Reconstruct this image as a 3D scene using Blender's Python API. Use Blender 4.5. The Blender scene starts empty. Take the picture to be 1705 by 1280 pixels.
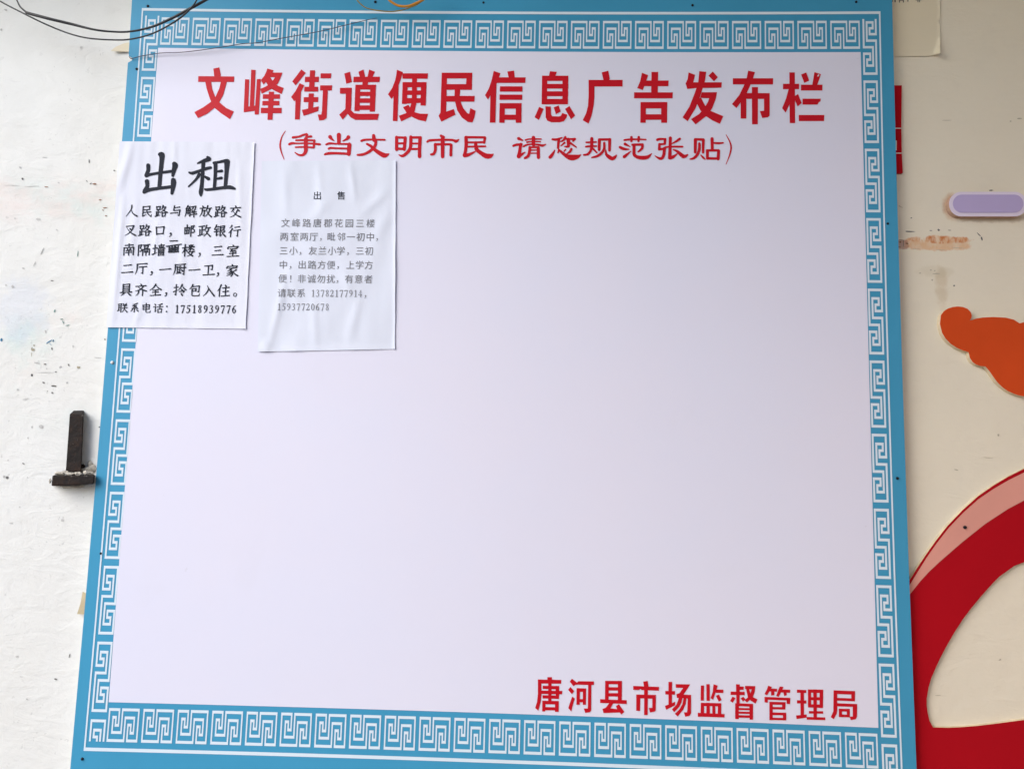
import bpy, bmesh, math, random
from mathutils import Vector, Matrix, noise
from mathutils.geometry import delaunay_2d_cdt, tessellate_polygon
random.seed(7)
SC = bpy.context.scene
COL = SC.collection
# ------------------------------------------------------------------ camera
PW, PH, F, K1 = 1705.0, 1280.0, 1277.516, 0.022408      # photograph size, focal length in pixels, lens bend
R = ((0.99929381, -0.0230415, 0.02968125),               # rows: right, down, forward in board axes (across, down, into wall)
     (0.01976648, 0.99414167, 0.10626207),
     (-0.03195581, -0.10560034, 0.99389506))
ZT = 2.2238                                              # height of the board's white line above the pavement
CAM = Vector((0.06151986, -1.16830612, ZT - 0.72380997))
def b2w(v): return Vector((v[0], v[2], -v[1]))
right, down, fwd = b2w(R[0]), b2w(R[1]), b2w(R[2])
cd = bpy.data.cameras.new('camera'); cam = bpy.data.objects.new('camera', cd); COL.objects.link(cam)
cd.sensor_width = 36.0; cd.lens = F * 36.0 / PW; cd.clip_start = 0.02; cd.clip_end = 500
M = Matrix((( right.x, -down.x, -fwd.x, CAM.x), (right.y, -down.y, -fwd.y, CAM.y),
            (right.z, -down.z, -fwd.z, CAM.z), (0, 0, 0, 1)))
cam.matrix_world = M
SC.camera = cam
# ------------------------------------------------------------------ sky, sun, exposure
SUN_EL, SUN_AZ = 34.0, -50.0     # light falls from the front left
w = bpy.data.worlds.new('World'); SC.world = w; w.use_nodes = True
nt = w.node_tree; bg = nt.nodes['Background']
sky = nt.nodes.new('ShaderNodeTexSky'); sky.sky_type = 'NISHITA'; sky.sun_disc = False
sky.sun_elevation = math.radians(SUN_EL); sky.sun_rotation = math.radians(180 - SUN_AZ)
sky.air_density = 1.0; sky.dust_density = 1.5; sky.ozone_density = 2.0
nt.links.new(sky.outputs[0], bg.inputs[0]); bg.inputs[1].default_value = 0.15
sd = bpy.data.lights.new('sun', 'SUN'); sun = bpy.data.objects.new('sun', sd); COL.objects.link(sun)
sd.energy = 1.15; sd.angle = math.radians(50); sd.color = (1.0, 0.995, 0.985)
a, e = math.radians(SUN_AZ), math.radians(SUN_EL)
tosun = Vector((math.sin(a) * math.cos(e), -math.cos(a) * math.cos(e), math.sin(e)))
sun.rotation_euler = tosun.to_track_quat('Z', 'Y').to_euler(); sun.location = (-4, -5, 5)
vs = SC.view_settings
vs.view_transform = 'Standard'; vs.look = 'None'; vs.gamma = 1.0; vs.use_curve_mapping = False
vs.exposure = 0.91
# ------------------------------------------------------------------ mapping helpers
WALL = 0.016            # the wall's face lies 16 mm behind the board's face
def P(x, y, d=0.0):
    """photograph position seen on the vertical plane y = d -> place in the street"""
    r = right * ((x - PW / 2) / F) + down * ((y - PH / 2) / F) + fwd
    return CAM + r * ((d - CAM.y) / r.y)
def pxof(u, v):
    """place on the board (metres across from the middle, metres below the white line) -> photograph position"""
    q = Vector((u, 0.0, ZT - v)) - CAM
    x, y, z = q.dot(right), q.dot(down), q.dot(fwd)
    x /= z; y /= z; k = 1 + K1 * (x * x + y * y)
    return (PW / 2 + F * x * k, PH / 2 + F * y * k)
def B(u, v, d=0.0):
    x, y = pxof(u, v)
    return P(x, y, d)
# ------------------------------------------------------------------ materials
class NT:
    def __init__(s, name):
        s.m = bpy.data.materials.new(name); s.m.use_nodes = True
        s.t = s.m.node_tree; s.b = s.t.nodes['Principled BSDF']
        s.co = s.t.nodes.new('ShaderNodeTexCoord').outputs['Object']
    def n(s, typ, **kw):
        x = s.t.nodes.new(typ)
        for k, v in kw.items(): setattr(x, k, v)
        return x
    def put(s, sock, v):
        if hasattr(v, 'is_linked'): s.t.links.new(v, sock)
        else: sock.default_value = v
    def math(s, op, a, b=0.0, c=False):
        x = s.n('ShaderNodeMath', operation=op); x.use_clamp = c
        s.put(x.inputs[0], a); s.put(x.inputs[1], b); return x.outputs[0]
    def noise(s, scale, detail=4, rough=.55, stretch=None, off=(0, 0, 0), dist=0.0):
        x = s.n('ShaderNodeTexNoise'); x.inputs['Scale'].default_value = scale
        x.inputs['Detail'].default_value = detail; x.inputs['Roughness'].default_value = rough
        x.inputs['Distortion'].default_value = dist
        mp = s.n('ShaderNodeMapping'); s.t.links.new(s.co, mp.inputs[0])
        mp.inputs['Scale'].default_value = stretch or (1, 1, 1); mp.inputs['Location'].default_value = off
        s.t.links.new(mp.outputs[0], x.inputs['Vector']); return x.outputs['Fac']
    def ramp(s, v, lo, hi, a=0.0, b=1.0):
        x = s.n('ShaderNodeMapRange', interpolation_type='SMOOTHSTEP')
        s.put(x.inputs[0], v); x.inputs[1].default_value = lo; x.inputs[2].default_value = hi
        x.inputs[3].default_value = a; x.inputs[4].default_value = b; return x.outputs[0]
    def mix(s, f, a, b, mode='MIX'):
        x = s.n('ShaderNodeMix', data_type='RGBA', blend_type=mode)
        s.put(x.inputs[0], f); s.put(x.inputs[6], a); s.put(x.inputs[7], b); return x.outputs[2]
    def bump(s, h, strength, dist=.002):
        x = s.n('ShaderNodeBump'); x.inputs['Strength'].default_value = strength
        x.inputs['Distance'].default_value = dist; s.t.links.new(h, x.inputs['Height'])
        s.t.links.new(x.outputs[0], s.b.inputs['Normal'])
def c4(c): return (c[0], c[1], c[2], 1.0)
def paint(name, col, rough=.5, var=.06, scale=7, bump=0.0, bscale=60, spec=.03, dark=None, metal=0):
    s = NT(name)
    f = s.ramp(s.noise(scale, 5, .6), .3, .7)
    lo = dark or tuple(k * (1 - var) for k in col); hi = tuple(min(1, k * (1 + var * .5)) for k in col)
    s.put(s.b.inputs['Base Color'], s.mix(f, c4(lo), c4(hi)))
    s.put(s.b.inputs['Roughness'], s.ramp(s.noise(scale * 3, 4), .3, .7, max(0, rough - .06), min(1, rough + .06)))
    s.b.inputs['Specular IOR Level'].default_value = spec; s.b.inputs['Metallic'].default_value = metal
    if bump: s.bump(s.noise(bscale, 4), bump)
    return s.m
def wall_material():
    s = NT('painted_plaster')
    sx = s.n('ShaderNodeSeparateXYZ'); s.t.links.new(s.co, sx.inputs[0])
    nx = s.noise(9, 5, .6); nz = s.noise(9, 5, .6, off=(5, 3, 1))
    def wob(sock, nn, amp): return s.math('ADD', sock, s.math('MULTIPLY', s.math('SUBTRACT', nn, .5), amp))
    def box(px, py, hx, hz, soft, amp):
        q = P(px, py, WALL)
        X = wob(sx.outputs[0], nx, amp); Z = wob(sx.outputs[2], nz, amp)
        mx = s.ramp(s.math('ABSOLUTE', s.math('SUBTRACT', X, q.x)), hx, hx + soft, 1, 0)
        mz = s.ramp(s.math('ABSOLUTE', s.math('SUBTRACT', Z, q.z)), hz, hz + soft, 1, 0)
        return s.math('MULTIPLY', mx, mz)
    fx, fz = s.noise(42, 4, .65), s.noise(42, 4, .65, off=(4, 2, 9))
    def blot(px, py, hx, hz, rag=.5, pw=2.0, lo=.55, hi=1.15):
        q = P(px, py, WALL)
        ax = s.math('POWER', s.math('ABSOLUTE', s.math('DIVIDE', s.math('SUBTRACT', sx.outputs[0], q.x), hx)), pw)
        az = s.math('POWER', s.math('ABSOLUTE', s.math('DIVIDE', s.math('SUBTRACT', sx.outputs[2], q.z), hz)), pw)
        r = s.math('ADD', s.math('ADD', ax, az), s.math('MULTIPLY', s.math('SUBTRACT', s.math('ADD', fx, fz), 1.0), rag * 2))
        return s.ramp(r, lo, hi, 1, 0)
    # cream at the right, paler and more neutral towards the left
    c = s.mix(s.ramp(sx.outputs[0], -.35, .45), c4((.80, .80, .77)), c4((.83, .765, .625)))
    c = s.mix(s.math('MULTIPLY', s.ramp(s.noise(2.2, 6, .65), .35, .75), .22), c, c4((.66, .62, .52)))
    c = s.mix(s.math('MULTIPLY', s.ramp(s.noise(28, 6, .7), .5, .8), .10), c, c4((.55, .52, .46)))
    left = s.ramp(sx.outputs[0], -.62, -.52, 1, 0)
    band = box(95, 332, .16, .012, .035, .05)                                   # old pink smear
    c = s.mix(s.math('MULTIPLY', s.math('MULTIPLY', band, s.ramp(s.noise(16, 5, .6, (1, 1, 3)), .35, .65)), .30), c, c4((.76, .56, .50)))
    g = s.math('MULTIPLY', box(95, 500, .14, .13, .10, .08), s.ramp(s.noise(7, 5, .6, off=(2, 0, 7)), .5, .72))
    c = s.mix(s.math('MULTIPLY', g, .55), c, c4((.52, .72, .68)))                # greenish blotches
    c = s.mix(s.math('MULTIPLY', blot(33, 515, .055, .06, .8, 2, .1, 1.2), .35), c, c4((.58, .63, .74)))   # chalky blue patch
    g = s.math('MULTIPLY', box(105, 540, .12, .07, .08, .06), s.ramp(s.noise(11, 5, .6, off=(9, 0, 2)), .55, .75))
    c = s.mix(s.math('MULTIPLY', g, .25), c, c4((.78, .58, .50)))
    sc = s.math('MULTIPLY', left, s.ramp(s.noise(34, 5, .75, (1, 1, 2.6), (3, 1, 4), .6), .62, .74))
    c = s.mix(s.math('MULTIPLY', sc, .20), c, c4((.36, .34, .32)))               # scuffs
    sc = s.math('MULTIPLY', left, s.math('MULTIPLY', s.ramp(s.noise(150, 2, .5), .67, .72), s.ramp(s.noise(8, 3, .5, off=(1, 8, 3)), .45, .6)))
    c = s.mix(s.math('MULTIPLY', sc, .25), c, c4((.25, .25, .24)))                # grit showing through
    g = s.math('MULTIPLY', blot(1561, 405, .060, .0125, 1.3, 2.6), s.ramp(s.noise(60, 5, .65, (1, 1, .7)), .30, .62, .45, 1))
    c = s.mix(s.math('MULTIPLY', g, .62), c, c4((.74, .36, .12)))                # rust
    g = s.math('MULTIPLY', blot(1562, 399, .054, .0060, 1.6, 2.4, .3, 1.2), s.ramp(s.noise(130, 5, .65, (1, 1, .4)), .36, .62))
    c = s.mix(s.math('MULTIPLY', g, .85), c, c4((.60, .17, .03)))
    c = s.mix(s.math('MULTIPLY', blot(1501, 407, .012, .0085, 1.0, 3), .55), c, c4((.40, .14, .10)))
    c = s.mix(s.math('MULTIPLY', blot(1567, 478, .011, .036, .8, 2, .1, 1.2), .38), c, c4((.56, .42, .24)))   # drip below it
    c = s.mix(s.math('MULTIPLY', blot(1556, 452, .030, .010, .9, 2, .1, 1.2), .22), c, c4((.56, .48, .32)))
    c = s.mix(s.math('MULTIPLY', blot(1584, 345, .014, .024, .6, 2, .3, 1.2), .65), c, c4((.58, .33, .17)))
    c = s.mix(s.math('MULTIPLY', blot(1650, 364, .060, .008, 1.1, 2, .2, 1.2), .45), c, c4((.42, .33, .22)))
    s.put(s.b.inputs['Base Color'], c)
    s.put(s.b.inputs['Roughness'], s.ramp(s.noise(20, 4), .3, .7, .55, .8))
    s.b.inputs['Specular IOR Level'].default_value = .3
    h = s.math('ADD', s.math('MULTIPLY', s.noise(5, 4, .5), 2.0), s.math('ADD', s.noise(40, 6, .6), s.math('MULTIPLY', s.noise(220, 3, .6), .35)))
    tro = s.noise(14, 5, .6, (1, 1, 2.4), (7, 2, 2), 1.2)
    h = s.math('ADD', h, s.math('MULTIPLY', tro, 1.6))
    s.bump(h, .36, .0025)
    return s.m
M_wall = wall_material()
M_blue = paint('blue_print', (.060, .325, .535), .38, .05, 3, .03, 400, .16)
def field_material():
    s = NT('white_print')
    c = s.mix(s.ramp(s.noise(2.2, 5, .6), .3, .7), c4((.765, .765, .90)), c4((.785, .765, .885)))
    c = s.mix(s.math('MULTIPLY', s.ramp(s.noise(6, 5, .62, (1, 1, .7), (3, 0, 5), .4), .60, .70), .05), c, c4((.62, .60, .62)))   # paste residue
    c = s.mix(s.math('MULTIPLY', s.ramp(s.noise(55, 3, .6, (1, 1, 1), (1, 0, 3)), .72, .76), .16), c, c4((.50, .48, .50)))          # rub marks
    s.put(s.b.inputs['Base Color'], c)
    s.put(s.b.inputs['Roughness'], s.ramp(s.noise(5, 5, .6), .35, .65, .34, .46)); s.b.inputs['Specular IOR Level'].default_value = .20
    s.bump(s.noise(3.5, 3, .5), .12, .004)
    return s.m
M_white = field_material()
M_fret = paint('pale_fret_print', (.72, .82, .90), .42, .02, 6)
M_red = paint('red_print', (.56, .008, .018), .40, .05, 5, spec=.14)
M_paper = paint('white_paper', (.775, .79, .885), .75, .015, 4, .03, 250, .25)
M_paper2 = paint('bluish_paper', (.755, .79, .895), .75, .02, 4, .03, 250, .05)
M_ink = paint('black_ink', (.035, .038, .050), .6, .2, 20)
M_ink2 = paint('grey_ink', (.24, .24, .26), .7, .2, 30)
M_oldpaper = paint('cream_paper', (.78, .70, .53), .75, .03, 4, .03, 200, .25)
def iron_material():
    s = NT('rusty_black_iron')
    c = s.mix(s.ramp(s.noise(55, 6, .65), .42, .70), c4((.016, .012, .011)), c4((.034, .019, .013)))
    c = s.mix(s.math('MULTIPLY', s.ramp(s.noise(120, 4, .6, off=(3, 3, 3)), .66, .72), .7), c, c4((.20, .18, .16)))
    s.put(s.b.inputs['Base Color'], c); s.b.inputs['Roughness'].default_value = .62; s.b.inputs['Specular IOR Level'].default_value = .15
    s.bump(s.noise(130, 6, .65), .8, .002)
    return s.m
M_iron = iron_material()
M_mortar = paint('mortar', (.52, .48, .41), .9, .25, 90, .6, 220, .2)
M_black = paint('black_cable_sheath', (.022, .022, .024), .45, .2, 30, spec=.4)
M_grey = paint('grey_wire_sheath', (.10, .075, .09), .5, .2, 30)
M_orange = paint('orange_cable_sheath', (.62, .27, .05), .4, .12, 20)
M_olive = paint('olive_cable_sheath', (.30, .22, .06), .5, .2, 20)
M_screw = paint('dark_screw_steel', (.03, .03, .035), .45, .3, 200, metal=.6)
M_cap = paint('white_plastic_cap', (.85, .83, .78), .4, .03, 40)
M_cloud = paint('orange_paint', (.68, .080, .018), .42, .10, 4, .04, 200)
M_edge = paint('cut_edge', (.72, .60, .42), .8, .15, 60)
M_edge2 = paint('grimy_edge', (.50, .33, .24), .8, .2, 60)
M_lilac = paint('lilac_paint', (.50, .42, .68), .45, .04, 8)
M_lilac2 = paint('pale_lilac_paint', (.78, .70, .84), .45, .03, 8)
M_sred = paint('crimson_paint', (.44, .006, .014), .40, .06, 4, .03, 200)
M_pink = paint('salmon_paint', (.76, .35, .285), .42, .05, 6, .03, 200)
M_tape = paint('old_tape', (.62, .52, .34), .5, .1, 30)
M_pave = paint('concrete_pavement', (.24, .25, .27), .85, .2, 3, .3, 60)
M_blocker = paint('light_blocker_paint', (.34, .32, .28), .7, .1, 2)  # for the added overhead light blockers
M_warm = paint('warm_bounce_render', (.60, .44, .32), .8, .12, 3, .2, 60)  # ochre so that the added side wall bounces warm light
M_side = paint('light_blocker_render', (.44, .41, .38), .8, .12, 3, .2, 60)  # for the wall added in front to block light
M_fleck = [paint('dark_fleck', (.19, .185, .175), .8, .3, 60), paint('grey_fleck', (.58, .57, .55), .8, .2, 60),
           paint('blue_fleck', (.05, .22, .38), .8, .3, 60), paint('tan_fleck', (.42, .38, .28), .8, .2, 60),
           paint('brown_fleck', (.30, .16, .10), .8, .3, 60), paint('green_fleck', (.22, .36, .32), .8, .2, 60), paint('scuff', (.54, .49, .38), .8, .1, 60)]
# ------------------------------------------------------------------ object helpers
def obj(name, verts, faces, mats, parent=None, smooth=False, midx=None):
    me = bpy.data.meshes.new(name)
    me.from_pydata([tuple(v) for v in verts], [], [tuple(f) for f in faces])
    for m in (mats if isinstance(mats, (list, tuple)) else [mats]): me.materials.append(m)
    if midx:
        for p, i in zip(me.polygons, midx): p.material_index = i
    if smooth: me.polygons.foreach_set('use_smooth', [True] * len(me.polygons))
    me.update()
    o = bpy.data.objects.new(name, me); COL.objects.link(o)
    if parent:
        o.parent = parent; o.matrix_parent_inverse = Matrix.Translation(-parent.location)
    return o
def tag(o, label, cat, group=None):
    o['label'] = label; o['category'] = cat
    if group: o['group'] = group
    return o
def thing(name, label, cat, loc, group=None):
    o = bpy.data.objects.new(name, None); COL.objects.link(o); o.location = loc; o.empty_display_size = .05
    return tag(o, label, cat, group)
def facing(verts, faces):
    """turn every face towards the street (-y)"""
    out = []
    for f in faces:
        a, b, c = verts[f[0]], verts[f[1]], verts[f[2]]
        out.append(tuple(f) if (b - a).cross(c - a).y < 0 else tuple(reversed(f)))
    return out
def slab(name, px, dfront, dback, mats, parent=None, bevel=.0008):
    """a cut-out board: outline px (photograph positions of its front face) with real thickness"""
    fr = [P(x, y, dfront) for x, y in px]; n = len(fr)
    bk = [Vector((p.x, dback, p.z)) for p in fr]
    tris = tessellate_polygon([[Vector((p.x, p.z, 0)) for p in fr]])
    faces = facing(fr, tris); mi = [0] * len(faces)
    faces = list(faces)
    area = sum(fr[i].x * fr[(i + 1) % n].z - fr[(i + 1) % n].x * fr[i].z for i in range(n))
    for i in range(n):
        j = (i + 1) % n
        faces.append((i, n + i, n + j, j) if area > 0 else (i, j, n + j, n + i)); mi.append(len(mats) - 1)
    for t in tris: faces.append(tuple(n + k for k in facing([Vector((p.x, 0, p.z)) for p in fr], [t])[0][::-1])); mi.append(len(mats) - 1)
    return obj(name, fr + bk, faces, mats, parent, False, mi)
def catmull(pts, sub=4):
    if len(pts) < 3: return [tuple(p) for p in pts]
    out = []
    q = [pts[0]] + list(pts) + [pts[-1]]
    for i in range(1, len(q) - 2):
        p0, p1, p2, p3 = q[i - 1], q[i], q[i + 1], q[i + 2]
        for k in range(sub):
            t = k / sub
            out.append(tuple(.5 * (2 * b + (c - a) * t + (2 * a - 5 * b + 4 * c - d) * t * t + (3 * b - a - 3 * c + d) * t ** 3)
                             for a, b, c, d in zip(p0, p1, p2, p3)))
    out.append(tuple(pts[-1])); return out
def tube(name, pts, mat, parent=None, seg=8, sub=6):
    """pts: (x, y, depth, radius) - a cable whose centre line passes these places"""
    q = catmull(pts, sub); c = [P(x, y, d) for x, y, d, r in q]; V = []; Fc = []
    for i, (p, s) in enumerate(zip(c, q)):
        t = (c[min(i + 1, len(c) - 1)] - c[max(i - 1, 0)]).normalized()
        a = t.cross(Vector((0, 1, 0))).normalized(); b = a.cross(t)
        for k in range(seg):
            th = 2 * math.pi * k / seg
            V.append(p + (a * math.cos(th) + b * math.sin(th)) * s[3])
    for i in range(len(c) - 1):
        for k in range(seg):
            k2 = (k + 1) % seg
            Fc.append((i * seg + k, i * seg + k2, (i + 1) * seg + k2, (i + 1) * seg + k))
    Fc.append(tuple(range(seg))[::-1]); Fc.append(tuple((len(c) - 1) * seg + k for k in range(seg)))
    return obj(name, V, Fc, mat, parent, True)
def union(polys):
    """merge overlapping outlines (photograph positions) into one flat sheet"""
    vs, fs = [], []
    for p in polys:
        a = sum(p[i][0] * p[(i + 1) % len(p)][1] - p[(i + 1) % len(p)][0] * p[i][1] for i in range(len(p)))
        if a < 0: p = p[::-1]
        fs.append(list(range(len(vs), len(vs) + len(p)))); vs += [Vector((x, y)) for x, y in p]
    v, e, f, ov, oe, of = delaunay_2d_cdt(vs, [], fs, 0, 1e-4, True)
    return [tuple(x) for x in v], [tuple(t) for t, o in zip(f, of) if o]
class Sheet:
    """collects flat printed shapes and links them as one mesh"""
    def __init__(s): s.v = []; s.f = []
    def add(s, polys):
        v, f = union(polys); s.raw(v, f)
    def raw(s, v, f):
        n = len(s.v); s.v += v; s.f += [tuple(n + k for k in t) for t in f]
    def build(s, name, mat, parent, depth):
        V = [P(x, y, depth(x, y) if callable(depth) else depth) for x, y in s.v]
        used = sorted({k for t in s.f for k in t}); ix = {k: i for i, k in enumerate(used)}
        V = [V[k] for k in used]; Fc = [tuple(ix[k] for k in t) for t in s.f]
        return obj(name, V, facing(V, Fc), mat, parent)
def brush(spec, circ=10, sub=4):
    """a pen stroke 'x,y,width x,y,width ...' -> outlines"""
    pts = [tuple(float(k) for k in q.split(',')) for q in spec.split()]
    q = catmull(pts, sub); out = []
    for i, (x, y, wd) in enumerate(q):
        if i in (0, len(q) - 1) or i % 2 == 0:
            out.append([(x + wd / 2 * math.cos(2 * math.pi * k / circ), y + wd / 2 * math.sin(2 * math.pi * k / circ)) for k in range(circ)])
        if i:
            x0, y0, w0 = q[i - 1]; dx, dy = x - x0, y - y0; L = math.hypot(dx, dy)
            if L < 1e-6: continue
            nx, ny = -dy / L / 2, dx / L / 2
            out.append([(x0 + nx * w0, y0 + ny * w0), (x + nx * wd, y + ny * wd), (x - nx * wd, y - ny * wd), (x0 - nx * w0, y0 - ny * w0)])
    return out
def hard(spec):
    """heavy straight-edged strokes: outlines 'x,y x,y ...' separated by ; """
    return [[tuple(float(k) for k in q.split(',')) for q in p.split()] for p in spec.split(';') if p.strip()]
def soft(spec): return [o for p in spec.split(';') if p.strip() for o in brush(p)]
def place(polys, x0, y0, k): return [[(x0 + x / k, y0 + y / k) for x, y in p] for p in polys]
# ------------------------------------------------------------------ the board's lettering, traced stroke by stroke
TITLE = [
 (320, 105, """352,97 452,74 478,200 470,240 370,240; 102,222 702,228 697,318 98,318;
  480,310 580,310 520,530 450,660 360,760 250,850 95,922 35,822 180,745 300,660 385,575 450,430;
  215,310 315,310 335,440 385,570 460,665 570,755 695,812 630,940 480,840 365,745 295,600 240,430;
  882,275 952,278 935,760 858,825; 866,738 1060,712 1050,800 858,825; 985,115 1060,120 1030,735 960,735; 1080,272 1145,268 1112,862 1042,862;
  1255,95 1360,125 1310,215 1260,290 1190,365 1145,290 1205,215 1235,150;
  1310,163 1508,163 1490,215 1440,330 1380,400 1280,460 1160,515 1135,435 1230,395 1310,340 1365,270 1385,240 1270,240 1285,180;
  1240,245 1305,240 1340,300 1410,372 1530,420 1490,522 1350,450 1270,390 1220,300;
  1180,525 1465,525 1465,600 1178,600; 1172,635 1455,635 1453,710 1170,710; 1147,750 1495,750 1492,840 1145,840; 1280,478 1367,482 1340,950 1255,950"""),
 (480, 105, """218,110 290,168 122,378 65,312; 188,340 268,375 215,480 195,545 98,640 45,572 120,470; 120,540 212,480 190,945 110,945;
  362,125 448,125 435,410 345,410; 278,232 512,232 508,320 275,320; 268,400 500,400 497,480 265,480;
  340,510 428,510 412,770 330,770; 258,572 500,572 497,655 255,655; 228,785 508,725 500,805 255,885;
  540,175 718,175 712,258 537,258; 532,375 733,375 725,460 528,460; 578,450 660,450 640,920 590,955 515,962 492,862 550,862 562,800;
  1170,150 1255,112 1280,215 1280,240 1195,240; 1350,112 1448,148 1405,240 1320,240; 1090,232 1530,232 1522,322 1085,322; 1240,315 1335,315 1325,380 1235,380;
  1120,365 1205,365 1190,805 1103,805; 1370,365 1465,365 1445,815 1358,815; 1120,365 1465,365 1463,445 1117,445; 1115,482 1460,482 1458,552 1112,552; 1110,592 1455,592 1452,668 1110,668; 1108,710 1450,710 1448,785 1105,785;
  935,178 1030,150 1062,318 968,350; 862,418 1060,415 1050,740 1045,790 1100,840 1180,850 1515,850 1490,952 1120,952 1040,910 990,850 908,950 850,865 950,770 960,515 862,515"""),
 (640, 105, """208,115 310,155 285,240 235,380 195,500 118,605 60,525 130,420 180,290 200,190; 160,500 238,380 232,560 218,970 140,970 152,560;
  300,175 728,175 722,265 302,265; 462,255 545,255 540,560 530,700 505,810 440,900 280,978 242,882 360,840 430,740 458,640;
  305,322 390,322 375,685 292,685; 612,322 705,322 690,712 602,712; 303,322 705,322 700,408 302,408; 298,460 700,460 698,535 297,535; 296,588 695,588 692,665 294,682;
  310,740 400,700 440,760 510,825 600,848 730,850 690,978 560,950 440,890 360,820;
  957,165 1048,165 1030,815 1160,770 1185,865 950,982 905,885 935,830; 957,165 1468,165 1464,260 957,260; 1370,165 1468,165 1460,450 1362,450; 1000,355 1465,355 1460,450 1000,450;
  1175,440 1265,440 1260,550 1280,670 1320,760 1380,835 1415,850 1435,755 1525,800 1500,920 1470,995 1390,985 1290,910 1215,790 1180,650 1170,550; 1000,552 1508,552 1502,648 1000,648"""),
 (800, 105, """222,135 335,175 290,290 268,350 200,480 125,615 75,540 140,430 185,290; 172,500 270,330 262,500 248,998 155,998 165,560;
  448,145 560,130 575,250 470,250; 300,242 755,242 748,335 265,335; 325,392 702,392 700,480 322,480; 318,530 698,530 696,617 316,617;
  322,672 688,672 686,765 320,765; 320,672 408,672 402,1000 312,1000; 588,672 688,672 682,1000 588,1000; 318,865 686,865 684,950 316,950;
  1160,140 1275,150 1250,230 1140,230; 1028,215 1115,215 1112,692 1020,692; 1368,215 1467,215 1458,692 1366,692; 1028,215 1467,215 1467,302 1028,302; 1028,352 1467,352 1467,430 1028,430; 1025,475 1465,475 1463,557 1025,557; 1022,602 1462,602 1460,692 1022,692;
  980,735 1055,768 975,955 903,908; 1085,725 1175,730 1178,860 1195,890 1310,895 1345,885 1362,835 1450,865 1435,920 1390,975 1320,992 1180,992 1115,965 1088,910; 1222,742 1305,710 1340,812 1258,858; 1412,770 1485,720 1582,880 1510,942"""),
 (965, 105, """370,160 480,132 505,265 490,295 400,295; 150,285 720,285 718,395 150,395; 150,285 248,285 248,560 238,700 200,880 150,1015 52,958 110,840 140,720 150,560;
  1040,165 1145,205 1115,300 1085,380 1055,455 963,420 1010,310 1030,220; 1070,295 1488,295 1482,390 1070,390; 1200,152 1313,152 1305,510 1195,510; 910,493 1557,493 1553,592 908,592;
  1018,655 1110,655 1105,1000 1014,1000; 1362,655 1465,655 1460,1000 1362,1000; 1018,655 1465,655 1463,760 1016,760; 1016,858 1462,858 1462,950 1016,950"""),
 (1130, 105, """165,160 275,200 245,325 720,325 715,415 300,420 145,437 115,345 150,270; 345,140 460,150 440,300 395,440 360,560 280,760 150,975 65,910 180,730 270,500 325,340;
  385,492 640,490 620,600 560,760 460,890 282,1028 205,940 340,855 430,750 490,650 510,590 360,585; 300,590 375,585 440,710 530,800 745,890 690,1018 560,960 440,880 360,790 310,690; 570,145 655,240 590,310 497,215;
  905,258 1578,258 1575,360 905,360; 1160,130 1275,155 1235,280 1190,390 1110,560 965,755 890,690 1010,540 1090,380 1135,260; 1035,600 1140,500 1130,620 1130,930 1035,930; 1130,505 1520,505 1515,602 1110,602; 1222,405 1325,405 1322,1025 1225,1025; 1425,505 1520,505 1520,880 1490,910 1395,920 1355,805 1425,800"""),
 (1210, 105, """940,350 1210,350 1208,440 938,440; 1045,160 1137,160 1142,1005 1052,1005; 1035,430 1130,445 1110,560 985,832 925,757 990,600; 1125,560 1192,520 1253,670 1185,730 1145,640;
  1242,195 1328,160 1378,298 1295,335; 1465,155 1575,190 1510,375 1428,375; 1240,365 1600,365 1596,462 1238,462; 1265,598 1572,598 1565,645 1540,655 1515,697 1265,697; 1203,870 1630,870 1625,972 1203,972"""),
]
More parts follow.
